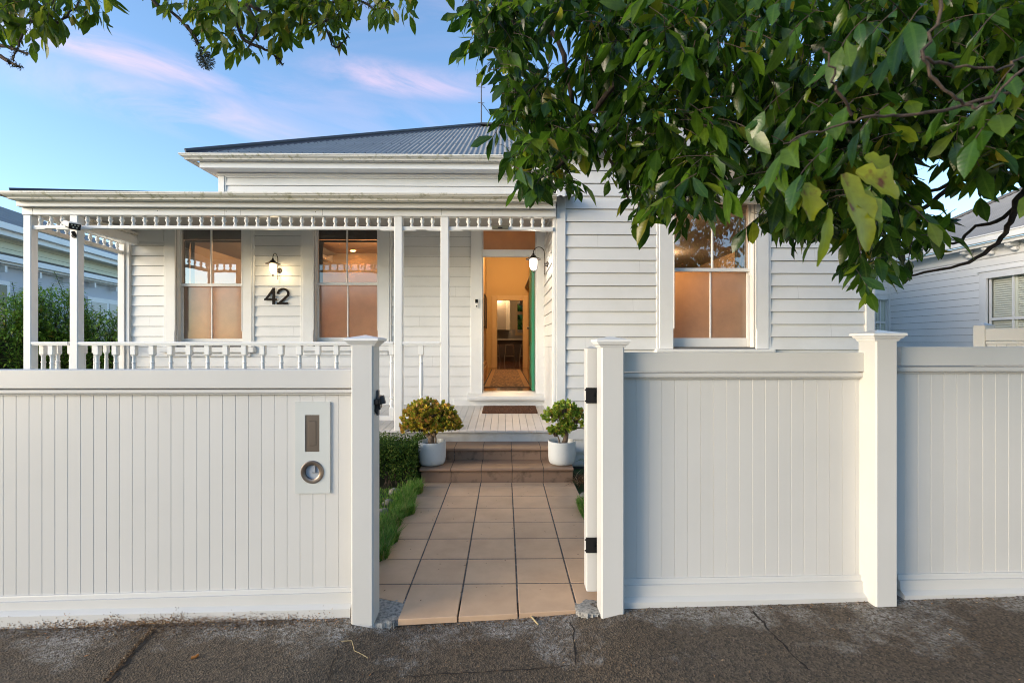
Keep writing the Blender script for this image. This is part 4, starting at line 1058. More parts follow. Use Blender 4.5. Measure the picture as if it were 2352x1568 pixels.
# front left room and wing room
mb = MB()
mb.box(-5.62, -5.52, YW + .142, 11.5, FL, CE); mb.box(-5.6, xh0 - .101, 11.5, 11.6, FL, CE)
mb.box(-2.6, -2.5, 10.2, 11.5, FL, CE)
mb.box(xs_ + .101, xs_ + .13, 5.70, 10.5, FL, CE); mb.box(4.18, 4.2, 5.70, 10.5, FL, CE); mb.box(xh1 + .101, 4.2, 10.5, 10.6, FL, CE)
mb.box(-5.5, xh0 - .101, YW + .1405, YW + .15, w1['zt'] + .03, CE); mb.box(xs_ + .131, 4.18, YG + .1305, YG + .14, w3['zt'] + .03, CE)
obj('room_wall', mb, M['roomwall'], house)
# kitchen shell with a window to the back garden
mb = MB(); yk1 = 21.0
kx0, kx1, kz0, kz1 = X(1188.5, yk1), X(1206, yk1), Z(1190, 764, yk1), Z(1190, 697, yk1)
wall(mb, -3, 3, FL, CE, yk1, yk1 + .15, [(kx0, kx1, kz0, kz1)])
mb.box(-3.1, -3, yb0 + .12, yk1, FL, CE); mb.box(3, 3.1, yb0 + .12, yk1, FL, CE); mb.box(-3, xh0 - .1, yb0 + .05, yb0 + .12, FL, CE); mb.box(xh1 + .1, 3, yb0 + .05, yb0 + .12, FL, CE)
obj('kitchen_wall', mb, mat('kitchen_wall_paint', (.62, .50, .33), .7), house)
mb = MB(); t = .07
mb.box(kx0 - .09, kx0, yk1 - .03, yk1, kz0 - .12, kz1 + .1); mb.box(kx1, kx1 + .09, yk1 - .03, yk1, kz0 - .12, kz1 + .1); mb.box(kx0, kx1, yk1 - .03, yk1, kz1, kz1 + .1); mb.box(kx0 - .12, kx1 + .12, yk1 - .05, yk1, kz0 - .12, kz0)
zm_ = kz0 + (kz1 - kz0) * .62; mb.box(kx0, kx1, yk1 - .02, yk1 + .05, zm_, zm_ + .14)
kw = obj('window', mb, M['halltrim'], house, label='kitchen window at the far end of the hall')
mb = MB(); mb.box(-3, 3, yk1 - .012, yk1 - .001, 1.2, Z(1180, 757, yk1)); obj('splashback', mb, mat('tiled_splashback', (.38, .35, .32), .35), house)

kc = thing('kitchen_cabinet', 'pale wall cabinet seen through the hall doorway', 'cabinet', (-.4, 20.4, 1.9))
mb = MB(); ykc = 20.2; mb.box(-1.6, X(1162, ykc), ykc, ykc + .7, Z(1150, 757, ykc), Z(1150, 660, ykc)); obj('carcass', mb, mat('cabinet_side', (.36, .30, .24), .5), kc)
mb = MB(); mb.bbox(X(1162, ykc) + .003, X(1171.5, ykc), ykc - .02, ykc + .5, Z(1150, 757.5, ykc), Z(1150, 660, ykc), .004); obj('cabinet_door', mb, M['cab'], kc)
isl = thing('kitchen_island', 'dark kitchen island with pale bench top beyond the hallway', 'island', (0, 19.2, FL))
mb = MB(); mb.box(-1.8, 1.8, 19.1, 19.9, FL, FL + .86); obj('island_base', mb, mat('dark_island_panel', (.075, .05, .04), .5), isl)
mb = MB(); mb.bbox(-1.85, 1.85, 18.95, 19.95, FL + .861, FL + .90, .005); obj('bench_top', mb, M['cab'], isl)
def stool(px, lab, first=[None]):
    x = X(px, 18.6)
    if first[0]:
        src = first[0]; r = src.copy(); COL.objects.link(r); r.location.x = x; r['label'] = lab
        for ch in src.children: c = ch.copy(); COL.objects.link(c); c.parent = r
        return
    s = thing('bar_stool', lab, 'stool', (x, 18.6, FL), 'metal bar stools at the kitchen island'); h = .69
    mb = MB(); mb.bbox(x - .155, x + .155, 18.6 - .155, 18.6 + .155, FL + h - .03, FL + h, .01); obj('seat', mb, M['steel'], s)
    for sx in (-1, 1):
        for sy in (-1, 1):
            mb = MB(); mb.tube([(x + .14 * sx, 18.6 + .14 * sy, FL + h - .03), (x + .215 * sx, 18.6 + .2 * sy, FL)], [.026, .020], 6); obj('leg', mb, M['steel'], s)
    mb = MB(); mb.tube([(x - .19, 18.42, FL + .22), (x + .19, 18.42, FL + .22)], .009, 6); mb.tube([(x - .19, 18.78, FL + .22), (x + .19, 18.78, FL + .22)], .009, 6); obj('footrest', mb, M['steel'], s)
    first[0] = s
stool(1136, 'metal bar stool half hidden by the left side of the far doorway')
stool(1170.5, 'metal bar stool in the middle of the far doorway')
stool(1205, 'metal bar stool half hidden by the right side of the far doorway')

# runner rug
def rugmat():
    m = mat('patterned_rug', (.16, .10, .07), .95); nt = m.node_tree; b = nt.nodes['Principled BSDF']; t = nt.nodes.new('ShaderNodeTexCoord')
    v = nt.nodes.new('ShaderNodeTexVoronoi'); v.inputs['Scale'].default_value = 20; n = nt.nodes.new('ShaderNodeTexNoise'); n.inputs['Scale'].default_value = 34; n.inputs['Detail'].default_value = 5
    mx_ = nt.nodes.new('ShaderNodeMixRGB'); mx_.inputs['Fac'].default_value = .5; r = nt.nodes.new('ShaderNodeValToRGB')
    r.color_ramp.elements[0].position = .40; r.color_ramp.elements[0].color = (.075, .055, .05, 1); r.color_ramp.elements[1].position = .62; r.color_ramp.elements[1].color = (.36, .22, .12, 1)
    for a in (v, n): nt.links.new(t.outputs['Object'], a.inputs['Vector'])
    nt.links.new(v.outputs['Distance'], mx_.inputs['Color1']); nt.links.new(n.outputs['Fac'], mx_.inputs['Color2']); nt.links.new(mx_.outputs[0], r.inputs['Fac']); nt.links.new(r.outputs['Color'], b.inputs['Base Color'])
    return m
rg = thing('runner_rug', 'long patterned runner rug on the polished hall floor', 'rug', (.04, 10.5, FL))
mb = MB(); mb.bbox(-.385, .455, 7.95, 13.3, FL + .0005, FL + .008, .003); obj('rug_edge', mb, mat('rug_dark_edge', (.07, .05, .045), .95), rg)
mb = MB(); z = FL + .0095
for a, b, c, d in ((-.355, -.265, 8.0, 13.25), (.335, .425, 8.0, 13.25)): mb.quad((a, c, z), (b, c, z), (b, d, z), (a, d, z))
mb.quad((-.265, 13.1, z), (.335, 13.1, z), (.335, 13.25, z), (-.265, 13.25, z)); obj('rug_border', mb, mat('rug_tan_border', (.36, .22, .11), .95), rg)
mb = MB(); mb.quad((-.262, 8.0, z), (.332, 8.0, z), (.332, 13.09, z), (-.262, 13.09, z)); obj('rug_field', mb, rugmat(), rg)

def picture(lab, x, s, ya, yb, za, zb, col):
    t = thing('framed_picture', lab, 'picture', (x, (ya + yb) / 2, za))
    mb = MB()
    for a, b, c, d in ((ya, yb, za, za + .05), (ya, yb, zb - .05, zb), (ya, ya + .05, za + .05, zb - .05), (yb - .05, yb, za + .05, zb - .05)): mb.box(x, x + .035 * s, a, b, c, d)
    obj('frame', mb, M['dark'], t); mb = MB(); mb.box(x + .001 * s, x + .02 * s, ya + .05, yb - .05, za + .05, zb - .05); obj('artwork', mb, col, t)
artc = mat('dark_painting', (.10, .05, .03), .5, noise=(4, (.30, .16, .06), .45, .6)); artd = mat('brown_painting', (.14, .06, .04), .5, noise=(3, (.05, .04, .05), .45, .6))
picture('tall dark framed picture on the left hall wall', xh0, 1, 12.6, 13.9, 1.85, 2.75, artd)
picture('large framed painting on the right hall wall', xh1, -1, 11.6, 13.4, 1.35, 2.9, artc)
mb = MB(); mb.bbox(xh1 - .012, xh1 - .0005, 13.7, 13.82, FL + .26, FL + .42, .003); tag(obj('wall_socket', mb, M['halltrim'], None, loc=(xh1, 13.7, FL)), 'small white wall plate low on the right hall wall', 'wall plate')

# curtains
def curtain(x0, x1, y, z0, z1, lab, m, gather=.015):
    mb = MB(); n = 36; v = []
    for zz, sc in ((z1, 1), (z1 - .15, .8), (z0 + .5, .95), (z0, 1)):
        for i in range(n + 1):
            t = i / n; v.append((x0 + (x1 - x0) * (t * sc), y + gather * math.sin(t * 6 * 2 * PI) + .01 * math.sin(t * 11), zz))
    for k in range(3):
        for i in range(n): mb_f = (k * (n + 1) + i, k * (n + 1) + i + 1, (k + 1) * (n + 1) + i + 1, (k + 1) * (n + 1) + i); mb.f.append(mb_f); mb.mi.append(0)
    mb.v = v
    tag(obj('curtain', mb, m, None, smooth='full', loc=((x0 + x1) / 2, y, z0)), lab, 'curtain', 'curtains inside the front windows')
zc1 = Z(486, 556, 7.35)
curtain(X(418, 7.32), X(438, 7.32), 7.325, .9, zc1, 'dark curtain gathered at the left of the window by the house number', M['curtainback'])
curtain(X(439, 7.33), X(450, 7.33), 7.325, .9, zc1, 'grey curtain edge beside the dark one in the leftmost window', M['curtain'], .012)
curtain(X(731, 7.33), X(745, 7.33), 7.325, .9, Z(740, 556, 7.33), 'grey curtain gathered at the left of the window nearest the door', M['curtain'])
curtain(X(1690, 5.8), X(1735, 5.8), 5.82, .9, Z(1700, 480, 5.9), 'pale curtain at the right of the front wing window', mat('pale_curtain', (.45, .43, .38), .9))
for (pa_, pb_, w, lab) in ((405, 565, w1, 'dark curtain rail across the leftmost veranda window'), (722, 875, w2, 'dark curtain rail across the window nearest the door')):
    mb = MB(); z = Z(w['pm'], 553.5, 7.33); mb.bbox(X(pa_, 7.33) - .1, X(pb_, 7.33) + .1, 7.345, 7.365, z - .016, z + .014, .004)
    mb.bbox(X(pa_, 7.33) - .1, X(pb_, 7.33) + .1, 7.30, 7.312, z + .016, z + .22, .003)
    tag(obj('curtain_rail', mb, [M['dark']], None, loc=(X(w['pm'], 7.3), 7.33, z)), lab, 'curtain rail', 'curtain rails inside the veranda windows')

# lamps inside
def pl(name, loc, e, col=(1, .56, .27), r=.08):
    l = bpy.data.lights.new(name, 'POINT'); l.energy = e; l.color = col; l.shadow_soft_size = r
    o = bpy.data.objects.new(name, l); COL.objects.link(o); o.location = loc; return o
LMP = dict(room=46, wing=34, hall=66, kitchen=60)
def downlight(px, py, lab):
    d = (CE - CZ) * F / (CYP - py); y = d; x = X(px, y); mb = MB()
    mb.lathe((x, y, CE - .006), [(.0, 0), (.055, 0)], 20); t = thing('ceiling_downlight', lab, 'downlight', (x, y, CE), 'ceiling downlights in the front room')
    obj('lens', mb, M['down'], t); mb = MB(); mb.lathe((x, y, CE - .008), [(.056, .001), (.075, .001), (.075, .008)], 20, 'z', False); obj('trim_ring', mb, M['halltrim'], t)
    return Vector((x, y, CE - .1))
d1 = downlight(810.7, 576.7, 'lit ceiling downlight nearer the glass in the right veranda window')
d2 = downlight(854, 602.5, 'lit ceiling downlight lower and further right in the right veranda window')
pl('front_room_lamp', (-2.6, 9.6, 3.2), LMP['room'] * .6); pl('front_room_lamp', (-4.2, 9.3, 3.2), LMP['room'] * .5)
pl('unseen_wing_lamp', (2.05, 6.15, 2.35), LMP['wing'] * .20); pl('unseen_wing_lamp', (2.9, 8.6, 3.0), LMP['wing'] * .8)  # the back lamp is unseen, added to warm the view through the upper pane
pl('hall_lamp', (.05, 9.2, 3.85), LMP['hall'] * .5, (1, .62, .28)); pl('hall_lamp', (.05, 12.0, 3.85), LMP['hall'] * .6, (1, .62, .28))
pl('kitchen_lamp', (.6, 17.4, 3.3), LMP['kitchen'] * .5, (1, .72, .42)); pl('kitchen_lamp', (-.3, 20.0, 3.4), LMP['kitchen'] * .3, (1, .72, .42))

# ================================================================== THINGS ON AND AROUND THE HOUSE
def lantern(label, base, out, em, side):
    base = Vector(base); out = Vector(out).normalized(); up = Vector((0, 0, 1)); sd = out.cross(up)
    t = thing('wall_lantern', label, 'lantern', base, 'outdoor wall lanterns')
    W_ = lambda o, z, s=0: base + out * o + up * z + sd * s
    mb = MB()
    pts = [W_(.0, 0), W_(.006, 0), W_(.012, 0)]
    mb.tube([W_(.0, 0), W_(.010, 0), W_(.014, 0)], [.040, .040, .030], 20); obj('wall_plate', mb, M['bronze'], t)
    mb = MB(); ax = .050; r = .075
    mb.tube([W_(.01, .01), W_(ax, .01)], .007, 8); mb.tube([W_(.01, -.02), W_(ax, -.02)], .007, 8)
    arc = [W_(ax, -.13), W_(ax, .0), W_(ax, .15)] + [W_(ax + r - r * math.cos(a), .158 + r * math.sin(a)) for a in [PI * k / 12 for k in range(0, 13)]] + [W_(ax + 2 * r, .135)]
    mb.tube(arc, .0058, 10); mb.lathe(W_(ax, -.135), [(.0, -.012), (.009, 0), (.0, .012)], 8)
    obj('arm', mb, M['bronze'], t, smooth=True)
    c = W_(ax + 2 * r, 0); mb = MB()
    mb.lathe(c, [(.0, .150), (.012, .150), (.016, .128), (.030, .118), (.042, .105), (.046, .096), (.060, .090), (.102, .072), (.106, .066), (.100, .064), (.055, .078), (.0, .080)][::-1], 24)
    obj('shade', mb, M['bronze'], t, smooth=True)
    mb = MB(); mb.lathe(c, [(.0, -.078), (.020, -.075), (.036, -.060), (.045, -.035), (.048, 0), (.048, .06)], 20)
    obj('lamp_glass', mb, em, t, smooth=True)
    mb = MB()
    for k in range(4):
        a = PI / 4 + k * PI / 2 + .3; cs, sn = math.cos(a), math.sin(a)
        mb.tube([c + Vector((cs * q, sn * q, z)) for q, z in ((.056, .07), (.057, .0), (.053, -.035), (.042, -.064), (.022, -.084), (.004, -.090))], .0032, 6)
    mb.lathe(c, [(.0, -.118), (.007, -.112), (.009, -.104), (.004, -.098), (.014, -.092), (.010, -.084), (.0, -.082)], 10)
    obj('cage', mb, M['bronze'], t, smooth=True)
lantern('lit warm lantern on the boards above the house number', P(641.8, 621.5, YW - .018), (0, -1, 0), M['lampglass'], 0)
lantern('lit white lantern on the wall just right of the open front door', (xs_ - .018, 6.38, Z(1266, 607, 6.38)), (-1, 0, 0), M['lampglass2'], 1)

# house number
hn = thing('house_number', 'dark house number 42 on the boards between the veranda windows', 'house number', P(635, 680, YW - .03))
YN = YW - .036
def NP(a, b): return P(367.5 + .1905 * a, 505.3 + .1905 * b, YN)
def ribbon(mb, pts, w, y0, y1):
    pts = [NP(*p) for p in pts]; L_, R_ = [], []; w = w * .1905 / F * YN
    for i, p in enumerate(pts):
        a = pts[max(i - 1, 0)]; b = pts[min(i + 1, len(pts) - 1)]; t = Vector((b.x - a.x, 0, b.z - a.z)).normalized(); n = Vector((t.z, 0, -t.x)) * w / 2
        L_.append(p + n); R_.append(p - n)
    n = len(pts)
    for i in range(n - 1):
        for y in (y0, y1): mb.quad(*[Vector((q.x, y, q.z)) for q in (L_[i], L_[i + 1], R_[i + 1], R_[i])])
        for l in (L_, R_): mb.quad(*[Vector((l[j].x, y, l[j].z)) for j, y in ((i, y0), (i + 1, y0), (i + 1, y1), (i, y1))])
    for i in (0, n - 1): mb.quad(*[Vector((q.x, y, q.z)) for q, y in ((L_[i], y0), (R_[i], y0), (R_[i], y1), (L_[i], y1))])
mb = MB(); ribbon(mb, [(1368, 815), (1366, 1015)], 28, YN, YN + .014); ribbon(mb, [(1372, 822), (1276, 955)], 25, YN - .0015, YN + .012); ribbon(mb, [(1256, 956), (1404, 956)], 22, YN - .003, YN + .013)
obj('digit_four', mb, M['number'], hn, recalc=True)
arc = [(1418, 893)] + [(1482 + 62 * math.cos(a), 885 - 55 * math.sin(a)) for a in [R(d) for d in range(172, -31, -14)]]
mb = MB(); ribbon(mb, arc + [(1500, 945), (1430, 1004)], 24, YN, YN + .014); ribbon(mb, [(1406, 1003), (1540, 1003)], 24, YN - .002, YN + .012)
obj('digit_two', mb, M['number'], hn, recalc=True)

# doorbell, sensor, security camera
yd = YC - .001
db = thing('doorbell', 'white video doorbell on the left door casing', 'doorbell', P(1095, 697, yd))
mb = MB(); mb.bbox(X(1091, yd), X(1098.5, yd), yd - .022, yd, Z(1095, 708, yd), Z(1095, 687, yd), .004); obj('doorbell_body', mb, M['trim'], db)
mb = MB(); mb.bbox(X(1091.5, yd), X(1098, yd), yd - .025, yd - .0225, Z(1095, 696, yd), Z(1095, 687.5, yd), .001); mb.lathe((X(1094.8, yd), yd - .0225, Z(1095, 703.5, yd)), [(.0, -.004), (.010, -.003), (.011, 0)], 12, 'y'); obj('camera_lens', mb, M['black'], db)
ysn = YP + .018
sb = thing('sensor_light', 'slim dark sensor light under the fretwork above the front door', 'sensor light', P(1149, 522, ysn))
mb = MB(); mb.bbox(X(1130, ysn), X(1167.7, ysn), ysn - .02, ysn, Z(1149, 526.5, ysn), Z(1149, 518.5, ysn), .003); obj('light_housing', mb, mat('olive_sensor_housing', (.16, .14, .09), .4, metal=.3), sb)
mb = MB(); mb.bbox(X(1144, ysn), X(1154, ysn), ysn - .023, ysn - .0205, Z(1149, 526, ysn), Z(1149, 522.5, ysn), .001); obj('sensor_window', mb, M['black'], sb)
yc_ = YP - .001
cm_ = thing('security_camera', 'white security camera with black led face on a veranda post', 'security camera', P(168, 535, yc_))
a_, b_ = P(150, 512, YP - .02), P(171, 520, YP - .14); dr_ = (b_ - a_).normalized(); rt = dr_.cross(Vector((0, 0, 1))).normalized(); up_ = rt.cross(dr_)
mb = MB(); mb.tube([a_, a_ + dr_ * .01, b_], [.026, .032, .034], 14); mb.obox(b_ + up_ * .036 - dr_ * .03, rt, dr_, up_, .05, .06, .003); obj('camera_body', mb, M['trim'], cm_, smooth=True)
mb = MB(); mb.obox(b_ + dr_ * .006, rt, dr_, up_, .052, .006, .036); obj('led_face', mb, M['black'], cm_); mb = MB(); mb.obox(a_ + Vector((.05, .0, -.045)), rt, dr_, up_, .03, .03, .012)
mb.tube([P(168, 533, YP - .045), P(172, 541, YP - .01)], [.020, .016], 10); mb.lathe(P(171, 541.5, YP), [(.026, -.012), (.026, 0)], 14, 'y'); obj('mount', mb, M['black'], cm_)
mb = MB()
for i, j in ((-1, .5), (0, .55), (1, .6), (-.6, -.5), (.5, -.45)):
    q = b_ + dr_ * .0128 + rt * .028 * i + up_ * .026 * j; mb.tube([q, q + dr_ * .003], .009, 10)
obj('led', mb, mat('led_lens', (.42, .42, .36), .3), cm_)

# doormat
ym0, ym1 = 6.98, 6.50
mb = MB(); x0, x1 = X(1109, 6.7), X(1232.5, 6.7); n = 60; rr = random.Random(3)
z0 = zd_(6.6)
sbm = [(x0, 6.50, zd_(6.5) + .001), (x1, 6.50, zd_(6.5) + .001), (x1, 6.98, zd_(6.98) + .001), (x0, 6.98, zd_(6.98) + .001)]
mb.add(sbm + [(x, y, z + .02) for x, y, z in sbm], [(0, 3, 2, 1), (4, 5, 6, 7), (0, 1, 5, 4), (1, 2, 6, 5), (2, 3, 7, 6), (3, 0, 4, 7)])
for k in range(2600):
    x = rr.uniform(x0, x1); y = rr.uniform(6.50, 6.98); z = zd_(y) + .02; a = rr.uniform(0, 6.28); h = rr.uniform(.003, .010); w = .004
    mb.add([(x - w * math.cos(a), y - w * math.sin(a), z), (x + w * math.cos(a), y + w * math.sin(a), z), (x + rr.uniform(-.004, .004), y + rr.uniform(-.004, .004), z + h)], [(0, 1, 2)])
tag(obj('doormat', mb, M['mat'], None, loc=(0, 6.7, z0)), 'brown coir doormat on the white deck before the front door', 'doormat')

# antenna on the roof
an = thing('tv_antenna', 'thin metal tv antenna mast on the roof ridge by the leaves', 'antenna', P(1105.5, 287, 10.8))
mb = MB(); mb.tube([P(1105.5, 290, 10.8), P(1105.5, 168, 10.8)], [.018, .012], 8); mb.tube([P(1107, 238, 10.8), P(1125, 262, 10.9)], .008, 6); obj('mast', mb, M['darkgrey'], an)
mb = MB()
for k, (y, w) in enumerate(((172, 12), (200, 9), (236, 7))): mb.tube([P(1105.5 - w, y, 10.8), P(1105.5 + w, y + 1, 10.8)], .007, 6)
mb.tube([P(1096, 160, 10.8), P(1096, 178, 10.8)], .006, 6); obj('crossbar', mb, M['darkgrey'], an)

# ------------------------------------------------------------------ plants
def leaf(mb, b, d, n, L, W, droop=.25, fold=.25, rows=3, prof=(.62, 1.0, .72), asym=(0, 0, 0), twist=0):
    """leaf from base b along d, n = upper side; curved down by droop, folded along the midrib"""
    d = d.normalized(); s = d.cross(n)
    if s.length < 1e-3: s = d.cross(Vector((1, 0, 0)))
    s.normalize(); n = s.cross(d).normalized()
    v = [b]; f = []
    for i in range(rows):
        t = (i + 1) / (rows + 1); c = b + d * (L * t) - n * (droop * L * t * t); w = W * prof[i] * .5
        sl = s + n * (twist * t); v += [c + sl * (w * (1 + asym[i])) + n * (fold * w), c, c - sl * (w * (1 - asym[i])) + n * (fold * w)]
    v.append(b + d * L - n * (droop * L)); e = len(v) - 1
    f += [(0, 2, 1), (0, 3, 2)]
    for i in range(rows - 1):
        a = 1 + 3 * i; f += [(a, a + 1, a + 4, a + 3), (a + 1, a + 2, a + 5, a + 4)]
    a = 1 + 3 * (rows - 1); f += [(a, a + 1, e), (a + 1, a + 2, e)]
    o = len(mb.v); mb.add(v, f)
    mb.uv[o] = (0, 0)
    for i in range(rows):
        t = (i + 1) / (rows + 1)
        for q, sx in enumerate((-1, 0, 1)): mb.uv[o + 1 + 3 * i + q] = (sx * prof[i] * .8, t)
    mb.uv[o + e] = (0, 1)
def rvec(r, s=1): return Vector((r.gauss(0, s), r.gauss(0, s), r.gauss(0, s)))

def jade(label, potc, pr, clumps, m, trunkpts, seed, nros):
    r = random.Random(seed); x, y = potc; z0 = .1515; H = .243
    t = thing('potted_succulent', label, 'potted plant', (x, y, z0), 'potted jade plants on the front steps')
    mb = MB(); mb.lathe((x, y, z0), [(.0, .0), (pr * .72, .0), (pr * .86, .008), (pr * .95, .03), (pr * .99, .07), (pr, .12), (pr, H), (pr - .006, H + .003), (pr - .010, H - .002), (pr - .012, H - .05), (pr - .014, H - .055)], 48)
    obj('pot', mb, M['pot'], t, smooth=True)
    mb = MB(); mb.lathe((x, y, z0 + H - .045), [(.0, .012), (pr * .5, .008), (pr - .0125, 0)], 24); obj('soil', mb, M['soil'], t, smooth=True)
    mb = MB()
    base = Vector((x, y, z0 + H - .05)); 
    for pts, rad in trunkpts: mb.tube([base + Vector(p) for p in pts], rad, 10)
    ros = []
    for c, rad, w in clumps:
        for _ in range(int(nros * w)):
            d = rvec(r).normalized()
            if d.z < -.35: d.z *= -.6
            q = r.uniform(.55, 1.0) ** .6
            p = Vector((c[0] + d.x * rad[0] * q, c[1] + d.y * rad[1] * q, c[2] + d.z * rad[2] * q)); ros.append((base + p, d, base + Vector(c)))
    for i, (p, d, c) in enumerate(ros):
        if i % 4 == 0: mb.tube([c.lerp(p, .15) + Vector((0, 0, -.03)), c.lerp(p, .6), p], [.008, .006, .004], 5, cap=False)
    obj('trunk', mb, M['bark'], t, smooth=True)
    mb = MB()
    for p, d, c in ros:
        ax = (d + Vector((0, 0, .7)) + rvec(r, .25)).normalized(); u = ax.cross(Vector((.3, .9, .1))).normalized(); w = ax.cross(u)
        k0 = r.uniform(0, 6.28); S = r.uniform(.8, 1.25)
        for k in range(7):
            a = k0 + k * 2.4; tl = .35 + .09 * k
            dr = (u * math.cos(a) + w * math.sin(a)) * (1 - .10 * k) + ax * tl
            leaf(mb, p + ax * .004 * k, dr, ax - dr.normalized() * .2, .040 * S * r.uniform(.8, 1.1), .029 * S, -.25, .45, 3, (.62, 1.05, .95))
    obj('foliage', mb, m, t, smooth='full')
jade('orange tinged jade plant in a white pot, left side of the steps', (X(992.3, 5.03), 5.03), .147,
     [((-.03, 0, .30), (.27, .22, .17), .55), ((.12, -.02, .22), (.17, .18, .12), .22), ((-.16, 0, .185), (.17, .16, .09), .25), ((.17, .02, .20), (.12, .14, .08), .12)], M['jade'],
     [([(-.01, 0, 0), (-.01, 0, .06), (-.005, 0, .11)], [.038, .034, .034]), ([(-.01, 0, .08), (-.06, .01, .13), (-.15, 0, .22), (-.2, 0, .28)], [.026, .022, .014, .008]), ([(0, 0, .09), (.05, 0, .15), (.12, 0, .24)], [.024, .018, .01]),
      ([(-.01, 0, .1), (0, .02, .2), (-.02, 0, .34)], [.022, .016, .008]), ([(.04, -.02, 0), (.045, -.03, .08), (.03, -.02, .14)], [.01, .009, .006])], 11, 520)
jade('green bushy jade plant in a white pot, right side of the steps', (X(1290.3, 5.03), 5.03), .147,
     [((.03, 0, .37), (.12, .12, .09), .26), ((-.08, 0, .29), (.10, .12, .08), .2), ((.15, 0, .27), (.12, .12, .10), .26), ((.06, 0, .17), (.08, .1, .07), .13), ((-.07, -.03, .13), (.085, .08, .055), .15)], M['jade2'],
     [([(.02, 0, 0), (.04, 0, .06), (.05, 0, .12), (.045, 0, .17)], [.032, .028, .024, .02]), ([(.045, 0, .15), (0, 0, .23), (-.03, 0, .3), (.0, 0, .4)], [.018, .014, .011, .007]), ([(.05, 0, .14), (.1, 0, .2), (.16, 0, .28)], [.017, .012, .008]),
      ([(-.04, -.03, .0), (-.03, -.03, .06), (-.06, -.03, .14)], [.009, .008, .005]), ([(.1, -.0, .18), (.2, -.02, .19), (.26, -.03, .18)], [.008, .006, .004])], 23, 240)

# clipped hedge left of the steps
r = random.Random(8); hd = thing('hedge', 'low clipped green box hedge beside the steps', 'hedge', (-1.9, 5.05, 0))
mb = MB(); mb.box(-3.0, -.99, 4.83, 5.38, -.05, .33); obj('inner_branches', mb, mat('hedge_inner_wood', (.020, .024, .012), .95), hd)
mb = MB()
for k in range(22):
    x = r.uniform(-1.45, -.93); mb.tube([(x, 4.80, -.02), (x + r.uniform(-.05, .05), 4.79, .08), (x + r.uniform(-.1, .1), 4.80, .2)], .004, 5, cap=False)
obj('stems', mb, M['treebark'], hd)
mb = MB()
for k in range(11500):
    x = r.uniform(-1.5, -.90) if k < 8500 else r.uniform(-3.05, -1.5)
    fc = r.random(); bm_ = .02 * mathutils.noise.noise(Vector((x * 7, 0, fc)))
    if fc < .55: p = Vector((x, 4.76 + r.uniform(-.02, .09), .04 + .38 * r.random() ** .65))
    elif fc < .8: p = Vector((x, r.uniform(4.76, 5.40), .39 + r.uniform(-.07, .02)))
    elif k < 8500: p = Vector((-.915 + r.uniform(-.09, .02), r.uniform(4.76, 5.40), r.uniform(.06, .42)))
    else: p = Vector((x, r.uniform(4.76, 5.4), .40))
    p += Vector((0, bm_, bm_ * 1.5)); d = rvec(r) + Vector((0, -.6, .7)); leaf(mb, p, d, rvec(r) + Vector((0, -1, 1)), r.uniform(.018, .030), .015, .1, .2, 1, (1,))
obj('foliage', mb, M['hedge'], hd, smooth=False)

def strappy(label, c, n, L, seed, m='shrub', w=.018, cat='plant'):
    r = random.Random(seed); c = Vector(c); t = thing('strappy_plant', label, cat, c); mb = MB()
    for k in range(n):
        a = r.uniform(0, 6.28); l = L * r.uniform(.6, 1.1); o = Vector((math.cos(a), math.sin(a), 0)); v = []; q = 7
        s = Vector((-o.y, o.x, 0))
        for i in range(q + 1):
            tt_ = i / q; p = c + o * (.02 + l * .62 * tt_ ** 1.3) + Vector((0, 0, l * (.95 * tt_ - .62 * tt_ ** 2.4))); ww = w * (1 - tt_ ** 2) * .5 + .0005
            v += [p - s * ww, p + s * ww]
        mb.add(v, [(2 * i, 2 * i + 1, 2 * i + 3, 2 * i + 2) for i in range(q)])
    obj('leaves', mb, M[m], t, smooth='full'); return t
strappy('strappy green plant between the hedge and the deck', (-1.33, 5.46, .14), 26, .40, 2)
strappy('strappy plant beside the wing wall behind the gate', (X(1352, 5.3), 5.2, .05), 16, .34, 4)

# grass
r = random.Random(4); mb = MB()
def blade(x, y, h, w=.0036, z=-.02):
    a = r.uniform(0, 6.28); l = Vector((math.cos(a), math.sin(a), 0)) * h * r.uniform(.15, .75); s = Vector((-l.y, l.x, 0)); s = s.normalized() * w
    b = Vector((x, y, z)); m_ = b + l * .35 + Vector((0, 0, h * .6)); t_ = b + l + Vector((0, 0, h * r.uniform(.7, 1)))
    mb.add([b - s, b + s, m_ + s * .8, m_ - s * .8, t_], [(0, 1, 2, 3), (3, 2, 4)])
for k in range(12500):
    y = 2.75 + 1.95 * r.random() ** 1.15; q = r.random()
    e = .83 + .03 * math.sin(y * 9) + .03 * math.sin(y * 23 + 1)
    if q < .62: x = -e - abs(r.gauss(0, .07)); h = r.uniform(.06, .15)
    else: x = r.uniform(-1.7, -.95); h = r.uniform(.02, .05)
    blade(x, y, h)
for k in range(900):
    a = r.gauss(0, .04); blade(.640 + abs(r.gauss(0, .04)), 4.02 + a * 1.8, r.uniform(.04, .11), z=.0)
g_ = obj('grass', mb, M['grass'], None); tag(g_, 'green grass verge spilling over the left edge of the tiled path', 'grass', kind='stuff')
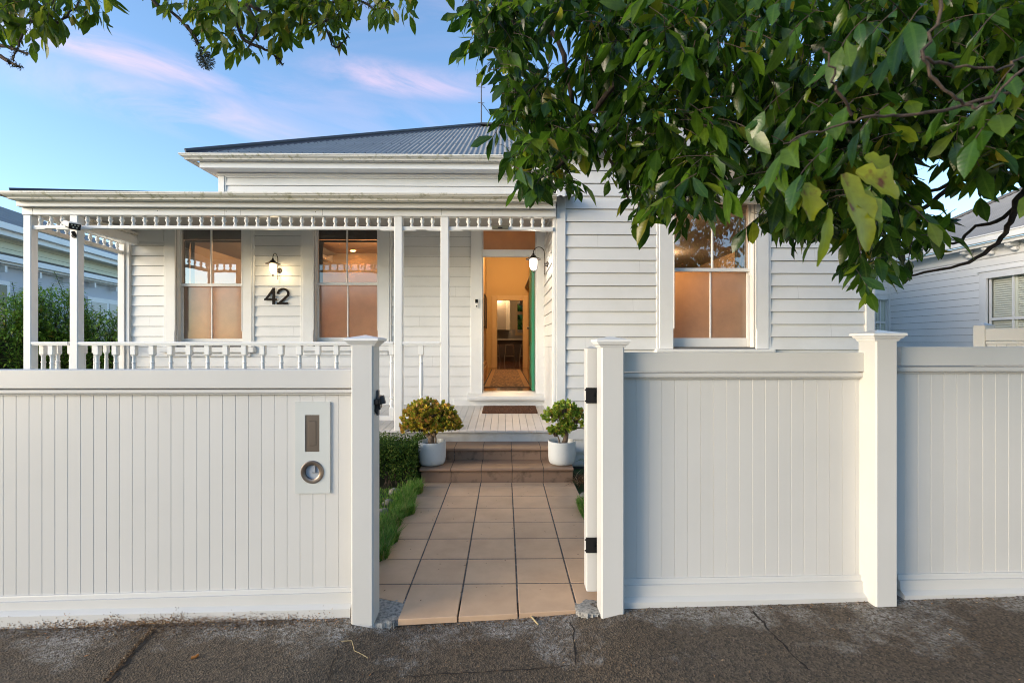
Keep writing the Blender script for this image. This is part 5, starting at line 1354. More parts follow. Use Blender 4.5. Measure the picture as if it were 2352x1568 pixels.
def rock(label, c, s, seed):
    import bmesh
    bm = bmesh.new(); bmesh.ops.create_icosphere(bm, subdivisions=3, radius=1)
    for v in bm.verts:
        n = mathutils.noise.noise(v.co * 1.3 + Vector((seed, 0, 0))) * .35 + mathutils.noise.noise(v.co * 3.5 + Vector((seed, 5, 0))) * .12
        v.co *= 1 + n; v.co.x *= s[0]; v.co.y *= s[1]; v.co.z *= s[2]
    me = bpy.data.meshes.new('rock'); bm.to_mesh(me); bm.free(); me.materials.append(M['rock']); me.polygons.foreach_set('use_smooth', [True] * len(me.polygons))
    o = bpy.data.objects.new('rock', me); COL.objects.link(o); o.location = c; tag(o, label, 'rock', 'garden rocks by the path')
rock('grey rock in the grass nearest the hedge', G(905, 1130, .0), (.055, .05, .04), 1)
rock('grey rock in the grass, middle of the three', G(892, 1154, -.01), (.05, .05, .035), 2)
rock('grey rock in the grass nearest the gate', G(880, 1178, -.01), (.06, .055, .04), 3)
rock('round grey rock at the right path edge by the open gate', G(1347, 1180, .0), (.045, .05, .045), 4)
rock('flat grey stone beside the right end of the lowest step', G(1350, 1136, .0), (.08, .07, .02), 5)
# dry plant right of the steps
r = random.Random(77); mb = MB(); c = G(1338, 1108, .0)
for k in range(420):
    a = r.uniform(0, 6.28); d = Vector((math.cos(a), math.sin(a), r.uniform(.3, 1.8))); leaf(mb, c + Vector((r.uniform(-.08, .12), r.uniform(-.06, .15), 0)), d, Vector((0, 0, 1)), r.uniform(.05, .15), .008, .5, .2, 1, (1,))
o = obj('dry_plant', mb, M['litter'], None, loc=c); tag(o, 'dry brown plant beside the right end of the steps', 'plant')

# shrubs beyond the veranda
def shrub(label, x, y, h, wx, wy, n, seed, spires):
    r = random.Random(seed); t = thing('shrub', label, 'shrub', (x, y, -.05), 'leafy shrubs beyond the veranda'); mb = MB()
    tips = []
    for k in range(int(n / 26)):
        a = r.uniform(0, 6.28); q = r.random() ** .5; px_, py_ = x + wx * q * math.cos(a), y + wy * q * math.sin(a)
        hh = h * (1 - .35 * q * q) * r.uniform(.35, 1.0)
        tips.append((Vector((px_, py_, hh)), r.uniform(.22, .36)))
    for sx, sh in spires: tips.append((Vector((x + sx, y, h + sh)), .4)); tips.append((Vector((x + sx, y, h + sh - .22)), .4))
    mw = MB()
    for tp, l in tips:
        ax = Vector((r.gauss(0, .22), r.gauss(0, .22), 1)).normalized(); b = tp - ax * l; mw.tube([b, tp], [.006, .003], 4, cap=False)
        for k in range(26):
            a = k * 2.4; z = k / 26; o_ = Vector((math.cos(a), math.sin(a), .25 + .5 * z)); leaf(mb, b + ax * l * z, o_, Vector((0, 0, 1)), r.uniform(.08, .13) * (1 - .4 * z), .030, .35, .3, 1, (1,))
    for k in range(int(n * .55)):
        a = r.uniform(0, 6.28); q = .55 + .5 * r.random(); z = h * r.random() ** .7; rr_ = q * (1 - .45 * (z / h) ** 3)
        p = Vector((x + wx * rr_ * math.cos(a), y + wy * rr_ * math.sin(a), z + .08 * mathutils.noise.noise(Vector((a * 3, z * 4, seed)))))
        leaf(mb, p, Vector((math.cos(a), math.sin(a), r.uniform(-.4, .6))) + rvec(r, .4), Vector((0, 0, 1)) + rvec(r, .3), r.uniform(.06, .11), .028, .3, .3, 1, (1,))
    for k in range(9):
        a = r.uniform(0, 6.28); mw.tube([(x, y, -.05), (x + wx * .3 * math.cos(a), y + wy * .3 * math.sin(a), h * .4), (x + wx * .7 * math.cos(a), y + wy * .7 * math.sin(a), h * .8)], [.03, .02, .008], 6)
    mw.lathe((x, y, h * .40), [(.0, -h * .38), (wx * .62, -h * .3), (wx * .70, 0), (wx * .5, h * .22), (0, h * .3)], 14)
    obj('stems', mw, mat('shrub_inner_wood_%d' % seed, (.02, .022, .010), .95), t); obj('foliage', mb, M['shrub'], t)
shrub('tall leafy shrub at the left edge, beyond the first veranda post', X(15, 8.3), 8.3, 2.25, .95, .7, 11000, 1, [(.1, .25), (-.3, .1)])
shrub('leafy shrub seen between the first two veranda posts', X(118, 8.6), 8.6, 2.42, .75, .6, 10000, 2, [(.05, .32), (-.25, .12), (.35, .1)])
shrub('rounder leafy shrub seen right of the second veranda post', X(232, 8.9), 8.9, 2.02, .72, .6, 9000, 3, [(.0, .14), (-.3, .24), (.3, .1)])

# ------------------------------------------------------------------ left neighbour
P0_ = Vector((-12.0, 11.13, 0)); e_ = Vector((-1.0, 4.87, 0)).normalized(); n_ = Vector((e_.y, -e_.x, 0))
def NL(s, o, z): return P0_ + e_ * s + n_ * o + Vector((0, 0, z))
nbl = thing('neighbour_house', 'pale green and white neighbouring house on the left with grey iron roof', 'house', NL(3, -2, 0))
def nbox(mb, s0, s1, o0, o1, z0, z1): mb.add([NL(s, o, z) for z in (z0, z1) for s, o in ((s0, o0), (s1, o0), (s1, o1), (s0, o1))], [(0, 3, 2, 1), (4, 5, 6, 7), (0, 1, 5, 4), (1, 2, 6, 5), (2, 3, 7, 6), (3, 0, 4, 7)])
mb = MB(); boards(mb, -4, 14, 3.6, 4.12, NL.__call__ if False else (lambda s, o, z: NL(s, o - .45, z)), pitch=.165, ph=3.66); mb.m = 1; nbox(mb, -4, 14, -.7, -.452, 0, 4.3); obj('upper_wall', mb, [M['cream_boards'], M['gapshade']], nbl)
mb = MB(); nbox(mb, -4.2, 14.2, -.02, .10, 4.17, 4.32); nbox(mb, -4.2, 14.2, -.05, -.021, 4.04, 4.20); nbox(mb, -4.2, 14.2, -.46, -.051, 4.08, 4.10); obj('gutter', mb, M['trim'], nbl)
mb = MB()
q = .0762; m_ = 1200; prev = None
for i in range(m_ + 1):
    s = -4 + 18 * i / m_; h = .01 * math.cos(2 * PI * s / q); a, b = NL(s, .04, 4.31 + h), NL(s, -4.5, 4.31 + 4.54 * .42 + h)
    if prev: mb.quad(prev[0], a, b, prev[1])
    prev = (a, b)
obj('roof', mb, M['roof'], nbl, smooth='full')
mb = MB(); mb.quad(NL(-4, .15, 3.50), NL(14, .15, 3.50), NL(14, -.45, 3.72), NL(-4, -.45, 3.72)); obj('lower_roof', mb, M['roofcap'], nbl)
mb = MB(); nbox(mb, -4, 14, .13, .22, 3.38, 3.51); nbox(mb, -4, 14, .02, .129, 3.33, 3.46); nbox(mb, -4, 14, -.2, .0, 3.30, 3.34)
for k in range(14): nbox(mb, -3 + k * 1.1, -2.93 + k * 1.1, -.1, .06, 3.14, 3.29)
obj('lower_gutter', mb, M['trim'], nbl)
mb = MB(); nbox(mb, -4, 14, -.25, -.15, 0, 3.3); obj('lower_wall', mb, mat('neighbour_grey_white_wall', (.56, .57, .60), .6), nbl)
mb = MB(); nbox(mb, -.8, .7, -.149, -.11, 1.1, 2.95); obj('window_frame', mb, M['trim'], nbl); mb = MB(); nbox(mb, 3.6, 6.4, -.149, -.11, .3, 2.86); obj('door_frame', mb, M['trim'], nbl)
mb = MB()
for s0, s1 in ((-.7, -.08), (.02, .6)): nbox(mb, s0, s1, -.109, -.10, 1.2, 2.85)
obj('window_pane', mb, mat('dark_reflective_pane', (.02, .025, .03), .08), nbl)
mb = MB()
for s0 in (3.75, 4.65, 5.55): nbox(mb, s0, s0 + .75, -.109, -.10, .6, 2.72)
obj('door_pane', mb, mat('pale_door_pane', (.42, .44, .45), .2), nbl)

# ------------------------------------------------------------------ right neighbour
nbr = thing('neighbour_house', 'pale grey weatherboard neighbouring house on the right with eave brackets', 'house', (10, 9, 0))
XR, YF = 9.4, 11.36
zfr = 3.09
SW = lambda s, o, z: (XR - o, s, z)
hw1 = (8.0, 9.12, 1.0, 2.82)
mb = MB(); boards(mb, 3, YF, 0, zfr, SW, [hw1], pitch=.148, ph=1.60, lip=.014); boards(mb, 7.0, XR - .02, 0, zfr, lambda s, o, z: (s, YF - o, z), [(X(2003, YF), X(2052, YF), 1.0, 2.62)], pitch=.148, ph=1.60, lip=.014)
obj('weatherboard_cladding', mb, M['greyboards'], nbr)
mb = MB(); wall(mb, 3, YF, 0, 3.3, XR + .001, XR + .12, [hw1], axis='y'); wall(mb, 7.0, XR - .001, 0, 3.3, YF + .001, YF + .1, [(X(2003, YF), X(2052, YF), 1.0, 2.62)]); obj('wall_framing', mb, M['gapshade'], nbr)
mb = MB(); mb.box(XR - .03, XR + .0, 3, YF - .001, zfr, 3.30); mb.box(7.0, XR - .03, YF - .03, YF, zfr, 3.3); mb.box(XR - .03, XR + .02, YF - .07, YF - .002, 0, zfr - .002); obj('frieze_board', mb, M['trim'], nbr)
mb = MB()
mb.box(9.12, 9.14, 3, 12, 3.27, 3.34); mb.box(9.02, 9.12, 3, 12, 3.345, 3.47); mb.box(9.0, 9.04, 3, 12, 3.455, 3.475); mb.box(9.141, XR, 3, 12, 3.301, 3.315); mb.box(7, 9.119, 10.95, 11.05, 3.345, 3.47)
obj('gutter', mb, M['trim'], nbr)
mb = MB(); mb.bbox(-.05, .05, -.0, .17, -.10, 0, .01); mb.bbox(-.05, .05, .0, .10, -.20, -.101, .02)
for k in range(15):
    y = 3.4 + .42 * k
    b = mb if False else None
    bb = MB(); bb.bbox(XR - .24, XR - .031, y - .05, y + .05, 3.21, 3.30, .02); bb.bbox(XR - .12, XR - .031, y - .05, y + .05, 3.13, 3.209, .02); obj('eave_bracket', bb, M['trim'], nbr, smooth=True)
mb = MB(); prev = None; m_ = 900
for i in range(m_ + 1):
    y = 3 + 9 * i / m_; h = .009 * math.cos(2 * PI * y / .0762); t = min(4.0, max(0, 12 - y)); a, b = (9.03, y, 3.47 + h), (9.03 + t, y, 3.47 + .6 * t + h)
    if prev: mb.quad(prev[0], a, b, prev[1])
    prev = (a, b)
mb.quad((7.0, 11.0, 3.46), (9.05, 11.0, 3.46), (9.05, 14, 4.6), (7.0, 14, 4.6))
rn = obj('roof', mb, M['roof'], nbr, smooth='full'); mb = MB(); mb.tube([(9.03, 12, 3.50), (13.03, 8, 5.90)], .04, 8); obj('hip_cap', mb, M['roofcap'], rn)
def louvre_window(name, horiz, a0, a1, z0, z1, zm, lab):
    """casing, sash bars and white louvred shutters"""
    mp_ = SW if horiz == 'side' else (lambda s, o, z: (s, YF - o, z))
    def bx(mb, s0, s1, o0, o1, z0_, z1_): mb.add([mp_(s, o, z) for z in (z0_, z1_) for s, o in ((s0, o0), (s1, o0), (s1, o1), (s0, o1))], [(0, 3, 2, 1), (4, 5, 6, 7), (0, 1, 5, 4), (1, 2, 6, 5), (2, 3, 7, 6), (3, 0, 4, 7)])
    mb = MB(); c = .13
    bx(mb, a0, a0 + c, 0, .04, z0, z1); bx(mb, a1 - c, a1, 0, .04, z0, z1); bx(mb, a0 - .03, a1 + .03, 0, .06, z1 + .001, z1 + .03); bx(mb, a0 + c, a1 - c, 0, .04, z1 - c, z1); bx(mb, a0 - .03, a1 + .03, 0, .08, z0 - .05, z0 - .001)
    wi = obj('window', mb, M['trim'], nbr, label=lab); mb = MB(); a, b = a0 + c, a1 - c
    bx(mb, a, b, -.05, -.02, zm - .025, zm + .025); m__ = (a + b) / 2; bx(mb, m__ - .012, m__ + .012, -.05, -.021, z0, z1 - c); bx(mb, a, a + .035, -.05, -.021, z0, z1 - c); bx(mb, b - .035, b, -.05, -.021, z0, z1 - c)
    obj('sash', mb, M['trim'], wi); mb = MB(); z = z0 + .02
    while z < z1 - c - .03:
        mb.add([mp_(a + .04, -.065, z), mp_(b - .04, -.065, z), mp_(b - .04, -.085, z + .034), mp_(a + .04, -.085, z + .034)], [(0, 1, 2, 3)]); z += .042
    bx(mb, m__ - .05, m__ + .05, -.10, -.06, z0, z1 - c); bx(mb, a - .25, b + .25, -.16, -.14, z0 - .2, z1 + .2)
    obj('shutter', mb, mat('pale_shutter_' + horiz, (.66, .68, .58), .5), wi)
louvre_window('w', 'side', 8.0, 9.12, 1.05, 2.82, 1.90, 'neighbour side window with pale louvred shutters')
louvre_window('w', 'front', X(1996, YF), X(2052, YF), 1.05, 2.62, 1.94, 'narrow neighbour window with pale louvred shutters')

# boundary fence between the neighbours
bf = thing('boundary_fence', 'short cream boundary fence with pointed post behind the right fence', 'fence', (3.72, 3.4, 0))
mb = MB(); xq = X(2261, 3.62); mb.bbox(xq, xq + .085, 3.62, 3.71, -.05, 1.585, .003)
v = [(xq, 3.62, 1.585), (xq + .085, 3.62, 1.585), (xq + .085, 3.71, 1.585), (xq, 3.71, 1.585), (xq + .042, 3.665, 1.607)]; mb.add(v, [(0, 1, 4), (1, 2, 4), (2, 3, 4), (3, 0, 4)]); obj('post', mb, M['vinyl'], bf)
mb = MB(); mb.bbox(xq + .004, xq + .04, 2.62, 3.619, 1.462, 1.556, .004); mb.bbox(xq + .008, xq + .04, 2.62, 3.619, 1.435, 1.459, .003); obj('top_rail', mb, M['vinyl'], bf)
mb = MB()
for k in range(14): mb.bbox(xq + .014, xq + .03, 2.62 + k * .0712, 2.62 + k * .0712 + .069, .0, 1.434, .003)
obj('panel_boards', mb, M['vinyl'], bf)

# ------------------------------------------------------------------ leaf litter along the fence and in the cracks
r = random.Random(21); mb = MB()
def chip(x, y, s=1):
    z = fpz(x, y) + .002; a = r.uniform(0, 6.28); l = r.uniform(.006, .022) * s; w = r.uniform(.0015, .005) * s
    d = Vector((math.cos(a), math.sin(a), r.uniform(-.1, .4))); leaf(mb, Vector((x, y, z)), d, Vector((r.gauss(0, .5), r.gauss(0, .5), 1)), l, w, r.uniform(-.3, .4), .2, 1, (1,))
yf_ = YB - .06
for k in range(4200):
    x = r.uniform(-2.9, -.85) if k < 3200 else r.uniform(.55, 3.0)
    dn = .35 + .65 * max(0, mathutils.noise.noise(Vector((x * 2.3, 0, 1))) + .3)
    if r.random() > dn: continue
    chip(x, yf_ - abs(r.gauss(0, .035)), 1.0)
for k in range(1500):
    x = r.gauss(-1.75, .35) ; chip(x, yf_ - abs(r.gauss(0, .06)), .9)
for k in range(2600):
    x = r.gauss(-1.85, .42)
    if not -2.8 < x < -.9: continue
    n_ = mathutils.noise.noise(Vector((x * 9, 1, 2))) * .5 + .5; zz = gz(x) + abs(r.gauss(0, .030)) * n_ * 1.3
    leaf(mb, Vector((x, YB - .0595, zz)), Vector((r.gauss(0, 1), -.1, r.gauss(0, 1))), Vector((0, -1, .1)), r.uniform(.004, .011), .004, 0, .1, 1, (1,))
for k in range(650): x = r.uniform(-.6, .5); chip(x, front_y(x) - abs(r.gauss(0, .025)) - .002, .9)
for a, b in (((352, 1448), (300, 1505)), ((300, 1505), (245, 1572))):
    A, B = G(*a, -.04), G(*b, -.04)
    for k in range(260): q = A.lerp(B, r.random()); chip(q.x + r.gauss(0, .008), q.y + r.gauss(0, .008), 1.0)
for k in range(900): chip(r.uniform(-2.9, 2.9), 1.85 + .65 * r.random(), r.uniform(.4, 1.3))
for k in range(70): x = r.uniform(-.8, .65); y = r.uniform(2.6, 4.8); a = fpz; leaf(mb, Vector((x, y, .002)), Vector((r.gauss(0, 1), r.gauss(0, 1), .1)), Vector((0, 0, 1)), r.uniform(.008, .02), .006, .1, .2, 1, (1,))
# a few bits of leaf on the steps
for k in range(26):
    z_s, y_s = ((.152, r.uniform(4.87, 5.15)), (.285, r.uniform(5.2, 5.48)))[k % 2]; leaf(mb, Vector((r.uniform(-.5, .35), y_s, z_s)), Vector((r.gauss(0, 1), r.gauss(0, 1), .05)), Vector((0, 0, 1)), r.uniform(.008, .018), .006, .1, .2, 1, (1,))
tag(obj('leaf_litter', mb, M['litter'], None), 'dry leaf litter gathered along the foot of the fence', 'leaf litter', kind='stuff')
def twig(label, pts, rad, col):
    mb = MB(); w = [G(px, py, -.02) for px, py in pts]; mb.tube([(p.x, p.y, fpz(p.x, p.y) + rad + .001) for p in w], rad, 6)
    tag(obj('twig', mb, col, None, loc=w[0]), label, 'twig', 'fallen twigs on the footpath')
straw = mat('straw_twig', (.42, .33, .17), .8); brown = mat('brown_twig', (.12, .08, .05), .85)
twig('pale thick twig lying just in front of the tiled path', [(1217, 1411), (1226, 1421), (1236, 1433)], .0045, straw)
twig('thin bent straw coloured stalk on the asphalt left of centre', [(784, 1480), (808, 1479), (814, 1500), (832, 1503), (845, 1507)], .0016, straw)
twig('curved dark stalk on the right front corner of the path', [(1276, 1408), (1290, 1393), (1318, 1381)], .0022, brown)
twig('short thin brown stalk on the asphalt before the path', [(1095, 1459), (1100, 1470), (1104, 1478)], .0014, brown)
twig('orange brown dead leaf curl on the left asphalt', [(439, 1515), (450, 1512), (455, 1508)], .006, mat('orange_dead_leaf', (.45, .16, .03), .8))

# ------------------------------------------------------------------ across the street (seen mirrored in the panes)
def far_house(label, x, y, w, h, rh):
    t = thing('house_opposite', label, 'house', (x, y, 0)); mb = MB(); mb.box(x - w, x + w, y - 6, y, -.3, h); obj('wall', mb, mat('opposite_wall_%d' % int(x + 50), (.30, .22, .15), .8), t)
    mb = MB(); mb.add([(x - w - .4, y + .4, h), (x + w + .4, y + .4, h), (x + w + .4, y - 6.4, h), (x - w - .4, y - 6.4, h), (x - w + 2, y - 3, h + rh), (x + w - 2, y - 3, h + rh)], [(0, 1, 5, 4), (1, 2, 5), (2, 3, 4, 5), (3, 0, 4), (3, 2, 1, 0)]); obj('roof', mb, M['roofcap'], t)
far_house('brown house across the street with a dark hipped roof', 9, -15, 5, 3.6, 2.0)
far_house('brown house across the street further left', -9, -16, 5, 3.2, 1.8)
def far_tree(label, x, y, h, rad, seed):
    r = random.Random(seed); t = thing('tree_opposite', label, 'tree', (x, y, 0)); mb = MB(); mb.tube([(x, y, -.3), (x + .1, y, h * .45), (x, y, h * .7)], [.2, .13, .06], 8); obj('trunk', mb, M['treebark'], t); mb = MB()
    for k in range(1300):
        d = rvec(r).normalized() * rad * r.random() ** .4 * (1 + .3 * mathutils.noise.noise(rvec(r) * .2)); p = Vector((x, y, h * .72)) + Vector((d.x, d.y, d.z * .7)); leaf(mb, p, rvec(r), rvec(r), .45, .28, .2, .2, 1, (1,))
    obj('crown', mb, M['leaf'], t)
far_tree('dark round tree across the street behind the camera, left', -3.5, -14, 4.8, 1.7, 1); far_tree('dark round tree across the street behind the camera, right', 2.6, -14.5, 5.4, 1.8, 2); far_tree('garden tree behind the kitchen window', 1.6, 25, 4, 2.0, 3)

# ------------------------------------------------------------------ the overhanging tree
tr = thing('street_tree', 'leafy dark green tree overhanging the fence from the right', 'tree', (3.9, .9, gz(3.9)))
mb = MB(); mb.tube([(3.9, .9, 0.0), (3.86, .95, .8), (3.75, 1.0, 1.8), (3.7, 1.1, 2.7), (3.5, 1.2, 3.5), (3.1, 1.4, 4.2)], [.24, .19, .17, .15, .12, .09], 14); obj('trunk', mb, M['treebark'], tr, smooth=True)
def limb(pts, r0, r1, m='treebark', sub=5, seed=0, knob=.0):
    """pts: (px,py,Y)"""
    rr = random.Random(seed); w = [p.copy() if isinstance(p, Vector) else P(*p) for p in pts]; o = []
    for i in range(len(w) - 1):
        p0, p1, p2, p3 = w[max(i - 1, 0)], w[i], w[i + 1], w[min(i + 2, len(w) - 1)]
        for k in range(sub):
            t = k / sub; o.append(.5 * ((2 * p1) + (p2 - p0) * t + (2 * p0 - 5 * p1 + 4 * p2 - p3) * t * t + (3 * p1 - p0 - 3 * p2 + p3) * t ** 3) + rvec(rr, .003))
    o.append(w[-1]); n = len(o); mb = MB(); mb.tube(o, [(r0 + (r1 - r0) * i / (n - 1)) * (1 + knob * rr.uniform(-1, 1)) for i in range(n)], 8)
    return obj('branch', mb, M[m], tr, smooth=True), o
LB = []
limb([Vector((3.6, 1.15, 3.2)), Vector((3.45, 1.7, 3.55)), (2500, -150, 2.3), (2352, 8, 2.35), (2260, 45, 2.4), (2169, 85, 2.45), (2000, 140, 2.5), (1850, 190, 2.6)], .07, .018, seed=1, knob=.1)
limb([(1900, -180, 2.4), (1700, -60, 2.35), (1565, 6, 2.3), (1500, 70, 2.3), (1420, 180, 2.3), (1351, 277, 2.32), (1300, 360, 2.35), (1258, 404, 2.4)], .024, .007, seed=2, knob=.1)
limb([(1150, -200, 2.3), (1174, -30, 2.3), (1180, 80, 2.3), (1184, 180, 2.3), (1188, 262, 2.3)], .018, .006, seed=3, knob=.25)
limb([(1150, -60, 2.6), (1198, 0, 2.6), (1281, 93, 2.6), (1305, 187, 2.6), (1325, 267, 2.65), (1402, 367, 2.7), (1445, 460, 2.7)], .018, .006, seed=4, knob=.1)
limb([(1800, 60, 2.6), (1760, 200, 2.6), (1680, 330, 2.65), (1590, 450, 2.7), (1540, 500, 2.7)], .016, .005, seed=5, knob=.1)
limb([Vector((3.72, 1.05, 2.3)), Vector((3.5, 1.7, 2.35)), (2480, 330, 2.35), (2352, 440, 2.4), (2330, 487, 2.4), (2301, 546, 2.42), (2224, 601, 2.45), (2123, 627, 2.5), (2040, 640, 2.5)], .024, .004, seed=6, knob=.08)
limb([Vector((3.72, 1.08, 2.6)), Vector((3.7, 2.2, 2.85)), (2352, 330, 2.9), (2211, 410, 2.9), (2123, 476, 2.9), (2042, 511, 2.9), (1930, 560, 2.9)], .028, .006, seed=7, knob=.08)
limb([Vector((3.45, 2.0, 2.7)), (2500, 250, 2.6), (2330, 480, 2.55), (2240, 520, 2.6), (2190, 560, 2.6), (2100, 520, 2.6)], .015, .005, seed=8, knob=.1)
limb([Vector((3.7, 1.1, 2.75)), Vector((3.5, 2.1, 3.05)), (2480, 120, 2.8), (2210, 400, 2.75), (2110, 441, 2.8), (2020, 470, 2.8)], .022, .006, seed=9)
limb([(2155, -40, .95), (2159, 40, .95), (2118, 133, .96), (2182, 213, .97), (2219, 240, .98), (2269, 240, .98), (2330, 175, .98), (2420, 90, 1.0)], .0034, .0024, seed=10, knob=.15)
limb([(2119, 133, .96), (2200, 150, .97), (2290, 160, .98), (2352, 130, .99), (2450, 80, 1.0)], .003, .0022, seed=11, knob=.15)
limb([(2420, 180, 1.05), (2200, 245, 1.05), (2050, 265, 1.05), (1960, 275, 1.05), (1880, 300, 1.05), (1800, 330, 1.05)], .0042, .0016, seed=12, knob=.1)
limb([(1960, 260, 1.05), (1925, 205, 1.02), (1905, 150, 1.0), (1890, 110, 1.0)], .0035, .002, seed=13, knob=.3)
# left side branches, lichen covered
lbr = [[(250, -160, 2.9), (350, 0, 2.95), (400, 33, 3.0), (440, 77, 3.0), (464, 127, 3.0), (472, 150, 3.0)],
       [(330, -120, 3.0), (457, 0, 3.0), (560, 10, 3.0), (634, 43, 3.0), (684, 58, 3.0), (747, 50, 3.0), (781, 35, 3.0)],
       [(500, -80, 3.1), (540, 40, 3.1), (560, 90, 3.1), (600, 110, 3.1), (634, 130, 3.1), (650, 150, 3.1)],
       [(620, -150, 3.1), (700, -10, 3.1), (760, 5, 3.1), (820, 0, 3.1), (860, 20, 3.1), (880, 30, 3.1)],
       [(560, 10, 3.0), (590, 60, 3.0), (570, 110, 3.0)], [(430, 60, 3.0), (455, 100, 3.0), (480, 130, 3.02)],
       [(-200, 10, 2.8), (0, 37, 2.8), (67, 50, 2.8), (133, 52, 2.8), (160, 30, 2.8), (182, 0, 2.8)], [(-150, 60, 2.8), (0, 103, 2.8), (40, 115, 2.8), (67, 125, 2.8)],
       [(-150, 90, 2.8), (0, 133, 2.8), (25, 145, 2.8), (47, 155, 2.8)], [(60, 60, 2.8), (45, 95, 2.8), (30, 140, 2.8)], [(115, -30, 2.8), (125, 20, 2.8), (118, 50, 2.8)], [(742, 50, 3.0), (770, 110, 3.0), (800, 80, 3.0)]]
r = random.Random(31); ml = MB()
for i, b in enumerate(lbr):
    o, pts = limb(b, .015 if i < 9 else .006, .004, seed=20 + i, knob=.25)
    for p in pts:
        for k in range(3):
            if r.random() < .8:
                q = p + rvec(r, .008); 
                for _ in range(4): leaf(ml, q, rvec(r), rvec(r), r.uniform(.008, .02), .006, .2, .2, 1, (1,))
c = P(472, 138, 3.0)
for k in range(900): d = rvec(r).normalized() * .045 * r.random() ** .4; leaf(ml, c + Vector((d.x, d.y, d.z * 1.2)), rvec(r) + d.normalized() * 2, rvec(r), .016, .004, .2, .2, 1, (1,))
for k in range(400): q = P(1182, r.uniform(-20, 140), 2.3) + rvec(r, .012); leaf(ml, q, rvec(r), rvec(r), .016, .005, .2, .2, 1, (1,))
for k in range(500): q = P(1418 + r.gauss(0, 8), r.uniform(60, 110), 2.1) + rvec(r, .008); leaf(ml, q, rvec(r) + Vector((0, 0, -1)), rvec(r), .03, .003, .2, .2, 1, (1,))
obj('lichen', ml, M['lichen'], tr)
# connecting limbs above the frame
for pts, a, b in (([(3.1, 1.4, 4.2), (1.5, 2.1, 4.3), (0, 2.7, 4.1), (-1.6, 3.0, 3.9), (-2.6, 2.9, 3.7), (-3.4, 2.8, 3.5)], .08, .03), ([(3.3, 1.35, 3.9), (2.6, 2.0, 4.0), (1.8, 2.4, 3.9), (.8, 2.4, 3.9), (0.1, 2.3, 3.75)], .07, .02), ([(3.7, 1.1, 2.9), (3.6, 1.9, 3.1), (3.8, 2.25, 3.4), (4.1, 2.3, 3.6)], .09, .05), ([(-1.6, 3.0, 3.9), (-2.2, 2.95, 3.9), (-2.6, 2.9, 3.7)], .03, .02)):
    mb = MB(); mb.tube(pts, [a + (b - a) * i / (len(pts) - 1) for i in range(len(pts))], 10); obj('branch', mb, M['treebark'], tr, smooth=True)

def spray(mb, p, d, n, L, r, size=1.0, hang=.7):
    """a twig with leaflets down both sides and one at the tip"""
    d = d.normalized(); cur = p.copy(); side = d.cross(Vector((0, 0, 1)))
    if side.length < .1: side = Vector((1, 0, 0))
    side.normalize(); pts = [cur.copy()]; st = L / n
    for k in range(n):
        d = (d + Vector((0, 0, -.12)) + rvec(r, .05)).normalized(); cur = cur + d * st; pts.append(cur.copy())
        if k < n - 1 or True:
            sg = 1 if k % 2 else -1
            ld = d * .55 + side * sg * r.uniform(.5, 1.0) + Vector((0, 0, -hang * r.uniform(.3, 1.3))) + rvec(r, .15)
            l = size * r.choice([r.uniform(.045, .08), r.uniform(.07, .13), r.uniform(.09, .14)]); up = Vector((0, 0, 1)) + rvec(r, .55)
            leaf(mb, cur, ld, up, l, l * r.uniform(.28, .46), r.uniform(-.1, .5), r.uniform(-.3, .7), 3, (.66 * r.uniform(.7, 1.15), r.uniform(.8, 1.1), .74 * r.uniform(.6, 1.25)), (r.uniform(-.25, .25), r.uniform(-.3, .3), r.uniform(-.3, .3)), r.uniform(-.9, .9))
    leaf(mb, cur, d + Vector((0, 0, -hang * .6)), Vector((0, 0, 1)) + rvec(r, .4), size * r.uniform(.09, .14), size * .05, .2, .2)
    mb.m = 1; mb.tube(pts, .0016 * size, 4, cap=False); mb.m = 0
poly = [(1085, -40), (1050, 20), (1048, 60), (1070, 100), (1072, 120), (1110, 130), (1115, 180), (1140, 195), (1150, 230), (1118, 268), (1112, 290), (1150, 300), (1112, 345), (1150, 360), (1165, 385), (1190, 410), (1190, 430), (1215, 480), (1240, 455), (1280, 490), (1305, 470), (1315, 430), (1360, 430), (1385, 445), (1435, 415), (1452, 460), (1480, 520), (1496, 575), (1515, 500), (1550, 490), (1560, 530), (1600, 545), (1612, 455), (1655, 440), (1700, 400), (1718, 450), (1742, 540), (1785, 520), (1800, 560), (1830, 550), (1850, 520), (1885, 560), (1950, 560), (1962, 640), (1985, 680), (2010, 650), (2045, 650), (2062, 610), (2110, 600), (2180, 545), (2200, 510), (2240, 520), (2260, 450), (2300, 450), (2400, 450), (2500, 300), (2500, -60)]
holes = [(1668, 490, 38), (1650, 450, 20), (1900, 130, 12), (1690, 230, 12), (1560, 300, 10), (1430, 250, 10), (2300, 120, 10), (2130, 360, 30), (2150, 440, 46), (2200, 455, 40), (2245, 455, 26), (1697, 352, 24), (1705, 432, 22), (2110, 190, 22), (2190, 205, 18), (1480, 150, 12), (1600, 90, 10), (1800, 60, 8), (1358, 400, 34), (1380, 350, 12), (1300, 95, 36), (1345, 205, 24), (1240, 120, 26), (1240, 40, 12), (2190, 375, 18), (2300, 620, 60)]
r = random.Random(42); mb = MB(); cnt = 0
